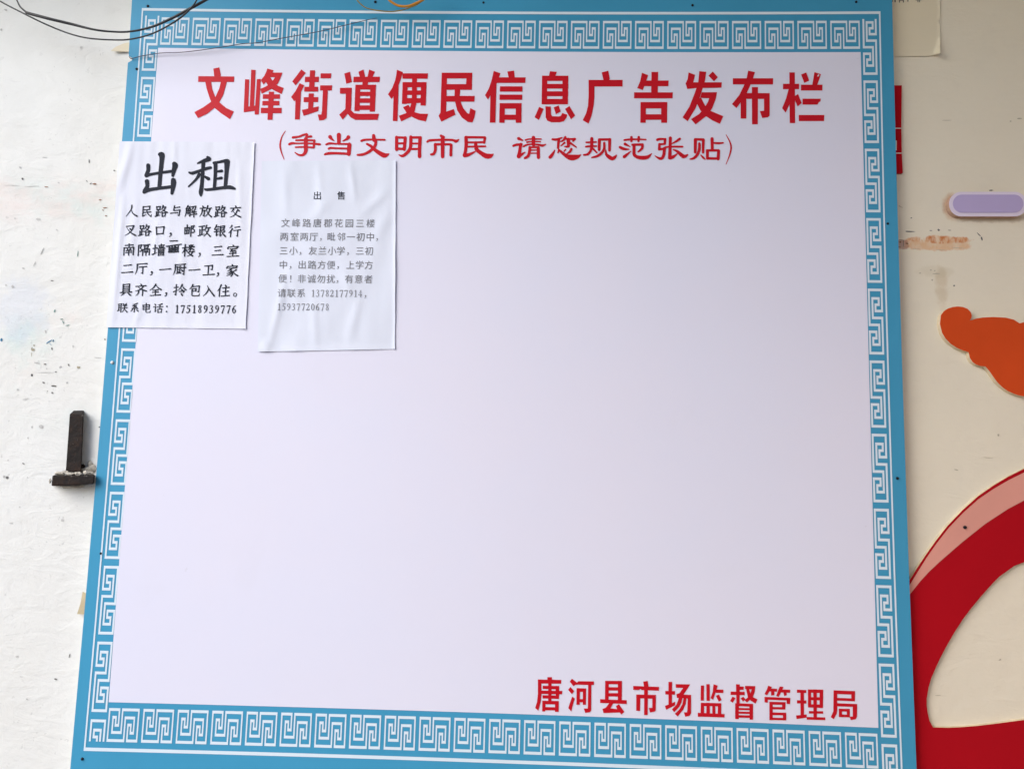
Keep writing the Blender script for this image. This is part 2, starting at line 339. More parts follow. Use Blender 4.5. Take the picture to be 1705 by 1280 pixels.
SUB = [
 (455, 215, """230,35,10 160,150,22 128,300,32 150,430,26 205,575,12; 370,160,45 480,145,40 560,115,40 630,95,40; 640,110,45 625,160,50 610,205,62; 650,150,40 715,140,45;
  615,190,75 615,350,75 610,430,70 560,490,52 480,490,38 410,445,20; 430,215,35 540,210,38 780,215,38; 775,220,46 765,350,42; 300,290,45 350,270,45 450,272,32 640,270,32 880,290,45; 420,345,32 560,340,35 760,350,38;
  1240,110,80 1240,270,65; 1075,150,75 1100,185,50 1150,222,18; 1420,155,75 1390,190,50 1315,228,18; 1000,295,35 1060,272,42 1200,280,32 1440,285,40; 1045,375,36 1080,360,42 1200,365,36 1400,370,38; 975,480,38 1040,462,52 1200,458,48 1420,470,48; 1440,295,80 1428,475,75"""),
 (585, 215, """420,125,62 430,210,75; 190,225,42 250,205,42 400,200,36 630,205,36; 460,220,52 455,300,58 400,380,58 300,450,52 200,485,50 115,490,38; 295,285,42 370,325,56 440,390,66 540,460,82 620,498,92 670,490,62 710,470,22;
  855,155,58 855,390,58; 1020,165,60 1000,385,62; 850,158,46 1020,165,42; 860,272,40 1010,272,40; 850,372,52 1000,378,46;
  1125,150,62 1120,330,62 1080,420,62 1000,495,58 950,510,46 900,490,20; 1125,160,46 1310,160,50; 1300,170,66 1290,400,66 1290,520,70; 1140,275,36 1270,275,36; 1130,378,40 1270,378,40"""),
 (700, 215, """390,130,52 430,160,72; 130,242,42 180,215,46 400,205,42 600,208,42 670,232,62 728,198,20; 420,190,76 418,525,66; 280,290,45 570,290,45; 280,290,56 280,400,56 250,470,52 200,482,42; 580,300,52 575,495,56;
  862,160,66 865,300,66 850,430,62 835,500,76; 835,500,76 900,490,62 980,455,42 1040,425,22; 860,155,46 1220,158,42; 1220,170,52 1205,260,46; 880,255,36 1200,250,40; 890,335,36 1230,328,36; 1045,260,60 1060,380,75 1140,450,76 1240,510,96 1320,510,86 1380,475,20"""),
 (845, 215, """210,180,62 285,215,26; 110,320,42 160,300,46 265,290,46; 250,290,60 230,420,60 210,520,76; 210,520,76 270,480,50 330,440,20;
  490,160,66 490,300,66; 340,210,32 420,190,30 635,190,28; 365,250,30 450,240,28 620,240,28; 300,330,36 380,295,36 500,290,30 600,300,42 660,315,50 722,290,20; 420,350,55 415,430,56 390,510,56 330,550,46; 580,350,60 585,540,62; 420,345,36 590,345,42; 430,400,26 570,400,26; 430,458,26 570,458,26;
  850,195,42 920,200,46 1030,165,28; 970,200,56 955,360,42; 1095,155,46 1060,210,42 1010,238,26; 1080,185,40 1200,190,36 1275,190,48; 1275,190,48 1240,228,36; 1150,200,70 1150,325,60 1080,332,22; 1080,260,40 1010,320,22; 1190,265,45 1300,345,28;
  895,400,18 850,480,55 805,535,62; 955,450,28 970,395,34; 970,390,34 1060,470,62 1170,540,86 1250,555,76 1330,525,66 1388,485,18; 1100,390,30 1070,420,24; 1210,380,46 1180,430,50 1130,465,24; 1130,505,44 1250,515,60 1350,500,30"""),
 (965, 215, """230,180,60 230,350,60; 125,255,32 230,250,36 315,248,30; 120,335,38 230,325,36 320,325,30; 230,340,56 205,420,52 150,480,46 80,490,36; 250,370,40 325,445,34;
  375,205,60 370,395,52; 375,200,45 580,195,45; 570,200,60 565,405,52; 465,265,45 465,370,50 420,450,52 340,510,48 230,540,28; 495,400,20 505,480,52 560,530,72 620,560,72 670,530,56 698,495,22;
  845,210,36 920,200,38 1060,195,36 1255,200,28; 980,155,50 980,230,46; 1120,155,50 1115,230,46; 860,285,56 955,335,20; 765,345,52 830,375,56 935,385,22; 845,525,62 900,480,46 972,420,16; 1000,300,46 1100,295,46 1190,295,50; 1190,300,52 1180,370,50 1110,430,34; 1030,310,60 1030,480,58; 1035,490,62 1090,530,66 1200,545,76 1290,530,66 1365,465,18"""),
 (1080, 215, """165,205,52 210,190,46 320,190,36; 310,195,52 305,280,46; 305,285,36 200,290,42; 205,290,52 200,385,52; 200,385,46 310,375,42; 295,370,60 290,470,60 260,545,56 210,560,50 120,510,16;
  410,170,60 405,350,60 400,540,70; 400,545,70 460,530,60 540,470,24; 590,185,46 520,235,42 445,275,24; 310,350,38 400,335,36 640,335,38; 465,390,24 550,430,52 660,520,76 735,490,34;
  885,205,66 880,440,52; 880,195,46 1040,200,46; 1035,205,56 1030,445,46; 960,275,50 960,370,56 930,470,56 860,550,50 785,570,28; 990,495,28 1040,550,40 1075,575,16;
  1200,185,62 1205,400,56; 1240,265,36 1330,270,42 1410,262,30; 1112,412,56 1112,555,56; 1105,405,46 1325,405,46; 1325,412,56 1315,565,62; 1110,555,50 1320,560,46; 1465,110,12 1540,250,26 1560,360,34 1530,500,26 1465,665,12"""),
]
AGENCY = [
 (885, 1120, """375,95 485,95 480,170 375,170; 150,150 705,160 700,250 150,245; 150,150 230,150 235,480 220,650 160,888 85,825 130,680 150,480; 395,150 475,150 470,680 395,680;
  265,295 650,305 650,385 265,372; 190,410 730,420 720,500 190,490; 260,520 650,530 645,610 260,600; 570,300 655,303 650,610 570,610;
  255,650 645,658 640,740 255,735; 255,650 330,650 325,905 250,905; 555,655 645,658 640,915 555,915; 255,800 640,805 640,882 255,878;
  955,130 1075,225 1110,190 1475,195 1475,280 1040,275 990,310 905,200; 920,325 1010,425 955,500 865,395; 960,555 1025,600 985,720 940,905 868,825;
  1065,355 1145,355 1140,748 1062,748; 1215,360 1290,360 1285,748 1210,748; 1065,355 1290,360 1288,445 1065,440; 1065,610 1285,615 1285,690 1065,685; 1340,270 1415,270 1410,880 1380,925 1270,940 1235,835 1330,835"""),
 (990, 1120, """250,180 335,182 330,650 245,645; 550,180 648,185 640,650 550,650; 250,180 648,185 645,265 250,260; 250,330 645,335 645,415 250,410; 250,470 645,475 645,555 250,550; 132,615 762,640 757,730 130,705;
  360,690 450,700 375,830 530,850 505,780 575,735 705,915 628,982 600,930 210,945 185,845 260,820;
  1150,200 1255,185 1275,300 1275,330 1170,330; 915,302 1525,325 1520,415 1110,400 1085,372 1050,402 912,395; 1172,310 1260,310 1255,990 1172,990; 985,505 1450,515 1448,605 985,595; 985,505 1080,507 1075,893 985,890; 1365,510 1450,515 1445,880 1420,910 1310,930 1285,820 1365,820"""),
 (1100, 1120, """185,205 270,205 265,740 185,760; 110,420 340,425 338,510 110,505; 100,775 345,675 340,760 130,865;
  355,260 700,265 640,360 540,505 540,590 385,580 370,500 450,470 530,350 360,345; 375,495 720,515 715,605 385,585; 640,515 720,515 718,950 680,1010 580,1030 548,925 620,925 632,880; 430,570 515,590 490,700 440,800 320,925 265,855 370,750 410,650; 545,580 610,590 595,720 530,870 400,1025 335,960 440,860 510,740;
  950,290 1025,290 1022,650 945,650; 1080,260 1160,260 1162,658 1085,655; 1250,260 1350,295 1310,420 1240,630 1180,590 1230,450; 1310,385 1485,390 1480,470 1300,465; 1305,535 1380,505 1445,635 1375,675;
  950,700 1435,710 1430,785 1278,782 1260,762 1235,780 950,780; 950,700 1030,700 1025,950 945,950; 1085,700 1160,700 1165,950 1080,950; 1222,740 1290,740 1295,960 1222,950; 1350,710 1435,710 1430,970 1350,970; 880,935 1515,965 1510,1048 878,1028"""),
 (1205, 1120, """290,262 380,265 375,720 300,720; 365,315 475,318 470,395 365,395; 165,435 495,440 493,520 160,515; 205,555 280,585 215,700 150,660; 400,595 465,555 520,625 455,672; 505,300 750,305 735,440 690,560 600,650 550,695 490,640 570,575 630,480 660,385 505,375; 525,360 600,370 640,500 690,565 800,620 750,720 640,650 570,560;
  270,710 360,712 355,1085 272,1085; 605,722 695,725 692,1100 612,1100; 270,710 695,725 695,795 270,780; 270,820 695,830 695,880 270,870; 270,905 695,915 695,968 270,958; 270,990 695,1000 693,1060 270,1050;
  1050,295 1140,325 1110,390 1025,525 965,495 1020,390; 1080,362 1265,370 1260,440 1080,435; 1120,430 1195,430 1200,520 1120,530; 1325,315 1415,325 1375,420 1300,560 1240,540 1290,400; 1360,385 1575,392 1570,465 1350,455; 1410,450 1480,450 1495,520 1430,545;
  965,560 1575,585 1572,650 965,625; 965,560 1045,565 1040,700 965,690; 1485,580 1575,585 1570,735 1490,725; 1080,675 1465,685 1460,750 1080,745; 1080,675 1160,677 1160,1100 1080,1100; 1380,683 1465,685 1460,860 1380,860; 1080,795 1460,805 1460,860 1080,855; 1080,925 1480,935 1480,1000 1080,990; 1400,932 1480,935 1480,1115 1400,1115; 1080,1050 1480,1060 1480,1115 1080,1110"""),
 (1315, 1120, """170,390 390,400 388,470 170,465; 170,640 395,645 392,720 170,715; 250,430 335,430 335,1020 255,1030; 150,1000 400,975 400,1050 160,1085;
  430,385 505,387 505,815 430,810; 705,388 790,390 785,825 705,825; 555,385 640,385 640,1080 560,1080; 430,385 790,390 790,470 430,465; 430,565 790,570 788,645 430,640; 430,735 787,740 785,825 430,810; 450,895 790,900 790,960 450,955; 400,1035 840,1045 840,1110 400,1100;
  1035,405 1120,408 1125,860 1110,960 1040,1090 970,1040 1030,900; 1035,405 1545,425 1540,510 1035,490; 1455,420 1545,425 1540,665 1455,662; 1040,580 1540,600 1540,665 1040,645; 1110,710 1595,730 1590,800 1110,785; 1490,727 1595,730 1590,1030 1560,1090 1440,1110 1420,1030 1490,1020;
  1160,840 1420,845 1420,910 1160,905; 1160,840 1235,842 1235,1040 1160,1040; 1350,843 1420,845 1420,1045 1350,1045; 1160,975 1420,980 1420,1045 1160,1040"""),
]
HEAD = (225, 245, """385,115,55 418,125,95 420,200,75 400,400,66 380,640,62; 205,290,66 205,370,62 175,445,64; 175,455,52 250,430,44 400,405,46 590,380,46; 615,265,70 630,290,92 615,350,75 592,450,46; 185,540,70 190,620,62 150,690,68; 140,710,56 220,675,56 380,650,52 580,625,52; 600,520,75 605,560,86 595,640,72 578,730,46;
  1140,160,40 1165,190,68 1090,215,58 985,257,26; 1075,240,62 1065,400,56 1050,600,62 1035,720,66 1037,772,24; 850,400,28 900,412,52 1000,380,46 1120,340,50 1190,325,44; 1010,430,56 960,510,42 842,622,24; 1085,460,30 1155,500,58; 1265,255,66 1265,400,56 1250,640,52; 1240,250,42 1330,235,42 1430,215,52; 1450,232,92 1440,400,66 1420,640,56; 1290,385,32 1365,378,48; 1280,500,32 1360,488,48; 1102,665,34 1150,672,46 1400,640,52 1500,635,62 1572,658,36""")
DIGIT = {  # roman figures on a 100 x 140 body
 '0': "50,6,9 25,32,19 20,70,24 25,108,19 50,134,9; 50,6,9 75,32,19 80,70,24 75,108,19 50,134,9",
 '1': "54,10,20 54,132,22; 26,134,9 82,134,9; 24,28,6 50,12,14",
 '2': "18,38,12 24,16,12 50,7,12 74,24,20 70,52,20 46,92,14 16,126,10; 14,126,18 80,126,20 88,104,7",
 '3': "18,26,8 32,9,9 54,8,11 70,24,19 62,50,16 40,63,8; 44,63,9 70,80,19 74,104,20 56,130,13 32,134,11 14,120,15",
 '4': "64,8,14 62,135,21; 62,9,9 8,94,8; 8,98,13 92,98,13",
 '5': "30,12,12 84,12,16; 32,12,8 22,60,8; 22,60,8 48,55,13 74,76,20 70,108,20 48,131,11 26,134,11 13,121,13",
 '6': "82,8,7 50,22,12 24,62,20 22,96,21 34,126,13 52,134,9 74,118,18 77,92,20 62,67,11 45,66,8 24,84,8",
 '7': "16,30,8 18,14,16 84,14,16; 84,14,9 62,76,15 44,136,20",
 '8': "50,7,9 28,20,15 28,40,16 50,64,13 72,90,18 73,114,17 50,134,9 26,116,17 27,92,15 50,66,9 71,42,16 71,20,15 50,7,9",
 '9': "18,132,7 50,118,12 76,78,20 78,44,21 66,14,13 48,6,9 26,22,18 23,48,20 38,73,11 55,74,8 76,56,8"}
PEN = {}       # brush-style characters of the rental bill, written stroke by stroke on a 100 x 100 body
for ln in '''人:p 50,8 46,40 10,92;n 47,40 62,70 94,90
民:h 24,18 76,14;v 75,14 72,40;h 26,42 72,38;v 24,18 24,90;t 24,90 52,76;h 26,62 84,57;c 52,40 60,68 86,92;t 86,92 90,76
路:v 14,16 16,40;h 14,18 40,15;v 40,15 38,38;h 16,40 38,37;v 27,40 27,84;h 27,60 40,58;v 14,56 15,86;t 6,91 44,80;p 62,8 58,26 46,42;h 60,22 82,19;p 82,19 70,44 44,62;n 56,32 74,50 96,60;v 58,64 60,92;h 58,66 84,63;v 84,63 81,90;h 60,90 81,87
与:h 36,24 76,19;v 36,10 32,46;h 32,46 80,41;v 80,41 74,84;t 74,84 58,78;h 8,66 62,61
解:p 26,8 18,22 8,34;h 24,18 42,16;p 42,16 38,22 32,30;p 16,32 14,70 6,92;h 16,32 44,29;v 44,29 44,88;t 44,88 36,84;v 30,32 30,72;h 16,48 44,46;h 16,64 44,62;h 54,16 86,12;v 86,12 82,38;t 82,38 72,36;p 68,16 62,32 50,44;p 62,48 60,54 54,62;h 58,60 90,56;h 50,76 96,71;v 75,46 75,94
放:d 24,8 30,18;h 6,28 46,23;p 24,28 22,60 6,90;h 22,46 42,43;v 42,43 38,84;t 38,84 28,80;p 64,8 58,30 48,48;h 60,30 92,25;p 82,28 70,66 44,92;n 56,40 70,68 96,92
交:d 48,6 54,16;h 12,26 88,20;p 36,32 30,42 18,54;d 62,30 80,46;p 64,44 48,76 12,94;n 32,46 56,74 92,92
叉:h 18,22 74,16;p 74,16 54,62 10,92;n 22,30 50,66 92,90;d 44,36 54,46
口:v 20,26 26,82;h 20,28 80,22;v 80,22 74,78;h 26,78 76,73
邮:v 12,28 14,76;h 12,30 46,26;v 46,26 44,72;h 13,50 45,47;h 14,74 44,70;v 29,8 29,72;h 60,16 82,12;c 82,12 76,24 70,34;c 70,34 86,48 82,62 70,64;v 60,16 60,94
政:h 6,18 48,13;v 30,18 30,78;h 30,46 46,43;v 14,40 15,82;t 4,88 50,74;p 64,8 58,30 48,48;h 60,30 92,25;p 82,28 70,66 44,92;n 56,40 70,68 96,92
银:p 24,6 16,24 6,38;h 20,22 42,18;h 12,40 40,36;h 8,58 42,53;v 26,38 26,86;t 26,86 44,74;h 54,16 84,12;v 84,12 80,44;h 54,30 82,27;h 54,46 80,43;v 54,16 54,88;t 54,88 72,76;p 88,52 82,58 72,63;n 62,46 74,70 96,92
行:p 28,8 22,18 10,28;p 32,32 22,50 6,64;v 22,48 22,94;h 50,22 86,17;h 44,46 94,40;v 74,44 74,90;t 74,90 62,84
南:h 20,18 80,13;v 50,6 50,32;v 14,36 14,92;h 14,37 86,31;v 86,31 86,88;t 86,88 76,84;d 36,42 42,50;d 64,40 58,50;h 30,58 70,55;h 28,72 72,69;v 50,56 50,92
隔:h 10,16 32,12;c 32,12 28,24 22,34;c 22,34 34,48 30,60 22,62;v 10,16 10,94;h 44,14 94,9;v 54,22 56,40;h 54,23 82,20;v 82,20 80,37;h 56,38 80,36;v 44,48 44,94;h 44,48 94,44;v 94,44 94,88;t 94,88 86,84;d 58,54 62,62;d 80,52 74,62;h 56,68 82,66;v 69,66 69,92
墙:h 6,38 38,34;v 22,12 22,76;t 4,84 40,70;h 50,16 90,12;v 69,6 69,36;d 54,22 60,32;d 86,20 78,32;h 44,40 96,35;v 50,50 51,92;h 50,51 90,47;v 90,47 89,90;h 51,90 89,87;v 62,60 63,78;h 62,61 78,59;v 78,59 77,76;h 63,77 77,75
楼:h 6,32 42,27;v 25,6 25,94;p 24,32 18,54 4,70;d 28,40 38,52;d 54,10 60,18;d 86,6 76,20;h 46,28 94,23;v 69,8 69,46;p 66,30 58,40 46,48;n 72,30 80,38 92,45;h 44,64 96,59;c 66,48 60,60 54,72;n 54,72 66,80 86,93;p 84,58 72,82 44,94
三:h 22,22 76,17;h 28,50 70,46;h 8,84 92,79
室:d 48,4 52,12;d 13,20 10,32;h 14,20 88,16;d 88,16 80,28;h 28,36 72,32;p 46,36 40,44 30,53;h 30,54 66,49;d 62,44 72,54;h 26,70 74,66;v 50,52 50,90;h 8,92 94,88
二:h 22,28 78,22;h 8,82 92,76
厅:h 16,16 92,10;p 18,16 18,56 6,92;h 34,38 90,33;v 62,36 62,86;t 62,86 48,80
一:h 8,54 92,47
厨:h 14,14 94,9;p 16,14 16,56 4,92;h 28,28 58,25;v 32,38 33,54;h 32,39 54,37;v 54,37 53,52;h 33,53 53,51;d 32,60 36,70;d 54,58 48,70;h 26,80 60,76;h 62,38 96,34;v 84,20 84,88;t 84,88 72,82;d 66,50 72,62
卫:h 18,20 76,14;v 76,14 74,48;t 74,48 62,44;v 46,18 46,84;h 8,88 94,82
家:d 48,4 52,12;d 13,20 10,32;h 14,20 88,16;d 88,16 82,28;h 26,34 76,30;p 48,34 36,46 14,56;c 36,44 54,60 56,80 44,94;p 48,54 34,66 12,74;p 52,66 36,80 10,90;p 82,44 72,52 60,58;n 58,52 72,76 96,90
具:v 26,10 26,66;h 26,11 74,7;v 74,7 74,66;h 26,28 74,25;h 26,43 74,40;h 26,57 74,54;h 6,72 94,67;p 36,74 28,84 12,94;d 62,74 86,92
齐:d 48,4 54,14;h 12,24 88,18;p 68,24 50,46 10,60;n 30,28 54,46 92,58;p 36,58 32,78 16,94;v 66,56 66,94
全:p 50,6 34,32 6,52;n 50,8 68,32 94,48;h 30,52 70,48;h 28,68 72,65;v 50,52 50,90;h 12,92 90,87
拎:h 6,30 36,26;v 22,8 22,86;t 22,86 10,80;t 4,62 38,48;p 66,6 56,30 38,50;n 66,10 80,34 96,46;d 62,40 70,50;h 48,60 84,55;p 84,55 80,64 74,72;d 60,70 72,90
包:p 34,6 24,26 8,42;h 28,22 84,17;v 84,17 80,62;t 80,62 66,58;h 30,40 60,37;v 60,37 58,56;h 30,56 58,54;v 30,40 30,80;c 30,80 34,90 60,92 84,90;t 84,90 88,74
入:p 50,36 34,68 8,92;n 36,12 52,40 94,92
住:p 30,6 20,32 4,54;v 20,36 20,94;d 60,6 68,18;h 42,30 92,25;h 46,58 88,54;v 66,28 66,88;h 36,92 96,87
联:h 6,16 44,12;v 14,16 14,76;v 36,14 36,94;h 14,34 36,32;h 14,52 36,50;t 4,80 44,66;d 56,8 62,20;d 88,6 78,22;h 54,30 92,26;h 48,54 96,49;p 72,30 66,68 46,94;n 70,54 80,74 98,92
系:p 76,6 56,13 26,18;p 50,18 40,28 30,34;h 30,34 56,32;p 66,28 46,44 24,56;h 24,56 74,52;d 64,42 80,58;v 50,56 50,90;t 50,90 40,86;p 32,64 24,74 12,84;d 66,64 86,82
电:v 18,22 20,66;h 18,24 80,19;v 80,19 78,62;h 19,43 79,40;h 20,64 78,61;v 48,6 48,84;c 48,84 54,92 70,92 88,90;t 88,90 92,74
话:d 16,8 26,20;h 6,38 26,35;v 26,35 24,84;t 24,84 38,72;p 88,8 70,15 48,20;h 42,40 96,35;v 68,16 68,58;v 50,60 52,94;h 50,61 86,57;v 86,57 84,92;h 52,92 84,89'''.split('\n'): PEN[ln[0]] = ln[2:]
WID = {'h': (9, 7, 10.5), 'v': (11, 9, 9.5), 'p': (11.5, 9, 3.5), 'n': (3.5, 8.5, 12.5), 'd': (5, 12, 12), 't': (10, 6.5, 3), 'c': (7.5, 8.5, 8.5)}
def pen(ch):
    out = []
    for st in PEN[ch].split(';'):
        k = st[0]; pts = [tuple(float(c) for c in q.split(',')) for q in st[2:].split()]; w = WID[k]; n = len(pts)
        if n == 2: pts = [pts[0], ((pts[0][0] + pts[1][0]) / 2, (pts[0][1] + pts[1][1]) / 2), pts[1]]; n = 3
        spec = ' '.join('%g,%g,%g' % (p[0], p[1], w[0] if i == 0 else w[2] if i == n - 1 else w[1]) for i, p in enumerate(pts))
        out += brush(spec, 8, 3)
    return out
GL = {}; GLA = {}
def glyph(ch, off):
    """outline of a printed character from Blender's built-in typeface, in units of its body, centred"""
    if (ch, off) not in GL:
        c = bpy.data.curves.new('glyph', 'FONT'); c.body = ch; c.size = 1; c.resolution_u = 2; c.offset = off
        o = bpy.data.objects.new('glyph', c); COL.objects.link(o)
        dg = bpy.context.evaluated_depsgraph_get()
        me = bpy.data.meshes.new_from_object(o.evaluated_get(dg))
        ar = sum(p.area for p in me.polygons)
        if off:
            g0 = glyph(ch, 0.0); a0 = GLA[ch]
            if abs(ar / a0 - 1 - off * 24) > .22:            # the thickened outline did not fill: keep the plain one
                bpy.data.objects.remove(o); GL[(ch, off)] = g0; return g0
        else: GLA[ch] = ar
        GL[(ch, off)] = ([(v.co.x - .5, v.co.y - .385) for v in me.vertices], [tuple(p.vertices) for p in me.polygons])
        bpy.data.objects.remove(o); bpy.data.curves.remove(c); bpy.data.meshes.remove(me)
    return GL[(ch, off)]
def typeset(sheet, text, xs, y0, y1, em, off, lean=-.07, rise=0.0, digits=None, wide=1.0, strength=1.0, brushed=False):
    """characters of one printed line at the photograph positions xs (a list, or first and last)"""
    if len(xs) == 2 and len(text) != 2: xs = [xs[0] + (xs[1] - xs[0]) * i / (len(text) - 1) for i in range(len(text))]
    for i, ch in enumerate(text):
        cx = xs[i]; cy = y0 + (y1 - y0) * (cx - xs[0]) / max(1e-6, xs[-1] - xs[0])
        if ch in DIGIT and digits:
            k = digits / 140.0
            spec = '; '.join(' '.join('%s,%s,%g' % (a, b, float(c) * strength) for a, b, c in (q.split(',') for q in s.split())) for s in DIGIT[ch].split(';'))
            polys = [[(cx + (x - 50) * k * .82 + lean * (y - 70) * k, cy + (y - 70) * k) for x, y in p] for p in soft2(spec)]
            sheet.add(polys)
        elif brushed and ch in PEN:
            k = em * .98 / 100
            sheet.add([[(cx + (x - 50) * k + lean * (y - 50) * k, cy + (y - 50) * k) for x, y in p] for p in pen(ch)])
        else:
            v, f = glyph(ch, off)
            sheet.raw([(cx + gx * em * wide - lean * gy * em, cy - gy * em - rise * gx * em) for gx, gy in v], f)
def soft2(spec): return [o for p in spec.split(';') if p.strip() for o in brush(p, 8, 2)]
# ------------------------------------------------------------------ setting: pavement, wall; added unseen light shapers: canopy, return wall
def box(name, x0, x1, y0, y1, z0, z1, mat, parent=None):
    v = [Vector((x, y, z)) for x in (x0, x1) for y in (y0, y1) for z in (z0, z1)]
    f = [(0, 1, 3, 2), (4, 6, 7, 5), (0, 4, 5, 1), (2, 3, 7, 6), (0, 2, 6, 4), (1, 5, 7, 3)]
    return obj(name, v, f, mat, parent)
pv = obj('pavement', [Vector((-60, -60, 0)), Vector((60, -60, 0)), Vector((60, 60, 0)), Vector((-60, 60, 0))], [(0, 1, 2, 3)], M_pave)
pv['kind'] = 'structure'
wl = box('wall', -4.0, 3.0, WALL, WALL + .24, 0.0, 3.4, M_wall)
tag(wl, 'stained cream and off-white plaster wall the blue notice board is screwed to', 'wall')
CANX, CANY, LEDY, HC = -0.75, -2.1, -.19, 2.8
cn = box('light_blocker_canopy', CANX, 3.0, CANY, WALL - .002, HC, HC + .14, M_blocker); cn['kind'] = 'structure'  # unseen roof added to hold light off the board's right side
XO, YO, HO = -1.6, -2.4, 2.3
ow = box('light_blocker_wall', XO, 1.14, YO - .2, YO, 0.0, HO, M_side); ow['kind'] = 'structure'  # unseen wall added so that the light fades from left to right
le = box('light_blocker_ledge', -4.0, 3.0, LEDY, WALL - .002, 2.42, 2.56, M_blocker); le['kind'] = 'structure'  # unseen strip overhead, added to darken the board's top
rw = box('bounce_wall', 1.142, 1.36, -2.0, WALL - .002, 0.0, 2.418, M_warm); rw['kind'] = 'structure'  # unseen side wall added to block sky and bounce warm light
def flecks(name, mat, spots, depth=WALL - .0006):
    s = Sheet()
    for x, y, wx, wy, rot in spots:
        n = 9; a0 = random.random() * 6.3; c, d = math.cos(rot), math.sin(rot); p = []
        for k in range(n):
            th = 2 * math.pi * k / n; r = .5 * (.6 + .55 * random.random())
            px, py = wx * r * math.cos(th), wy * r * math.sin(th)
            p.append((x + px * c - py * d, y + px * d + py * c))
        m = len(s.v); s.v += p; s.f += [(m, m + k, m + k + 1) for k in range(1, n - 1)]
    return s.build(name, mat, wl, depth)
z3 = lambda x, y: (x / 6.095, 250 + y / 6.095)
z4 = lambda x, y: (x / 6.095, 460 + y / 6.095)
zb = lambda x, y: (x / 3.879, 600 + y / 3.879)
zc = lambda x, y: (x / 3.2, 880 + y / 3.2)
zr = lambda x, y: (1485 + x / 10.66, 370 + y / 10.66)
zq = lambda x, y: (1480 + x / 4.413, 130 + y / 4.413)
D = []
for f, x, y, a, b, r in [(z3, 1160, 208, 5, 3, .4), (z3, 228, 293, 4, 4, 0), (z3, 920, 340, 5, 2, -.8), (z3, 880, 315, 4, 1.6, .8), (z3, 905, 115, 2, 7, 0),
        (z4, 440, 1078, 6, 2.6, .2), (z4, 550, 1112, 8, 2.6, 0), (z4, 530, 1180, 4, 3, .6), (z4, 1065, 640, 4, 3, .3), (z4, 695, 900, 2.5, 4, -.3), (z4, 325, 1000, 3, 4, 0),
        (z4, 525, 735, 2.4, 4, 0), (z4, 1098, 435, 1.6, 6, 0), (z4, 482, 1165, 2, 2, 0), (z4, 455, 890, 6, 2, -.1), (z4, 565, 968, 4, 2, 0), (z4, 530, 45, 6, 2, 0),
        (zb, 150, 665, 5, 2, .6), (zb, 205, 95, 3, 4, 0), (zb, 345, 165, 7, 3, .1), (zb, 45, 755, 5, 5, 0), (zc, 370, 675, 2, 7, .2), (zc, 295, 800, 6, 3, .4),
        (zr, 310, 164, 19, 2.2, .04), (zr, 830, 140, 5, 3.5, .5), (zr, 690, 150, 6, 1.6, 0), (zr, 1105, 1125, 3.4, 3.4, 0), (zr, 1595, 290, 3, 7, -.3), (zr, 1545, 220, 9, 1.6, .8),
        (zr, 205, 385, 1.4, 14, 0), (zq, 165, 1028, 3, 2, 0), (zq, 750, 826, 9, 2.4, 0)]:
    D.append((*f(x, y), a, b, r))
flecks('dark_chip', M_fleck[0], D)
G = []
for f, x, y, a, b, r in [(z3, 200, 175, 4, 3, 0), (z3, 595, 333, 5, 2, .3), (z3, 575, 810, 5, 3, .3), (z3, 150, 693, 3.5, 3, 0), (z3, 385, 700, 8, 5, 0), (z3, 430, 1020, 2, 15, .45),
        (z3, 235, 1200, 4, 3, 0), (z3, 350, 1150, 1.6, 9, .5), (z3, 450, 75, 9, 1.6, 0), (z3, 120, 358, 34, .9, .02), (z3, 330, 368, 30, 1.0, -.04), (z4, 460, 560, 2.2, 6, 0), (z4, 370, 880, 10, 3, .25), (z4, 610, 920, 6, 3, -.6),
        (z4, 470, 975, 32, .9, 0), (z4, 180, 1150, 4, 3, 0), (z4, 255, 1245, 12, 1.6, -.2), (z4, 990, 825, 16, .9, .05), (z4, 740, 710, 2, 5, 0), (z4, 60, 90, 3, 4, 0), (z4, 125, 105, 5, 5, 0),
        (z4, 680, 1078, 4, 3, 0), (zb, 265, 425, 8, 7, 0), (zb, 205, 430, 3, 4, 0), (zb, 25, 750, 4, 7, 0), (zb, 125, 945, 2, 3, 0), (zb, 70, 1050, 6, 3, 0), (zb, 400, 1030, 5, 4, 0), (zb, 180, 500, 2, 3, 0),
        (zc, 112, 787, 6, 2, 0), (zc, 143, 907, 4, 4, 0), (zc, 90, 680, 5, 4, 0), (zr, 500, 905, 4, 2, 0), (zr, 1025, 145, 8, 2, 0), (zr, 690, 850, 3, 3, 0), (zr, 760, 862, 2.6, 3, 0), (zr, 715, 1025, 4, 4, 0), (zr, 780, 915, 18, 2.4, 0),
        (zr, 430, 478, 16, .9, 0), (zr, 870, 494, 20, 1.0, .02), (zr, 1200, 460, 24, 1.0, .05), (zq, 430, 312, 16, 1.4, 0), (zq, 895, 318, 4, 3, 0), (zq, 960, 300, 10, 3, 0), (zq, 85, 945, 9, 1.6, .5)]:
    G.append((*f(x, y), a, b, r))
GR = [g for g in G if g[0] > 850]; G = [g for g in G if g[0] < 850]
G += [(9, 17, 7, 3, .4), (2, 50, 4, 5, 0), (135, 79, 5, 5, 0), ]
GR += [(1592, 782, 8, 2, .2), (1662, 724, 4, 5, 0), (1645, 762, 20, 1, .1), (1665, 1098, 6, 3, -.4), (1562, 1157, 12, 1.2, 0)]
flecks('scuff', M_fleck[6], GR)
for _ in range(15):
    G.append((random.uniform(-40, 190), random.gauss(560, 150), random.uniform(.8, 3), random.uniform(.7, 2.2), random.uniform(-1, 1)))
flecks('grey_chip', M_fleck[1], G)
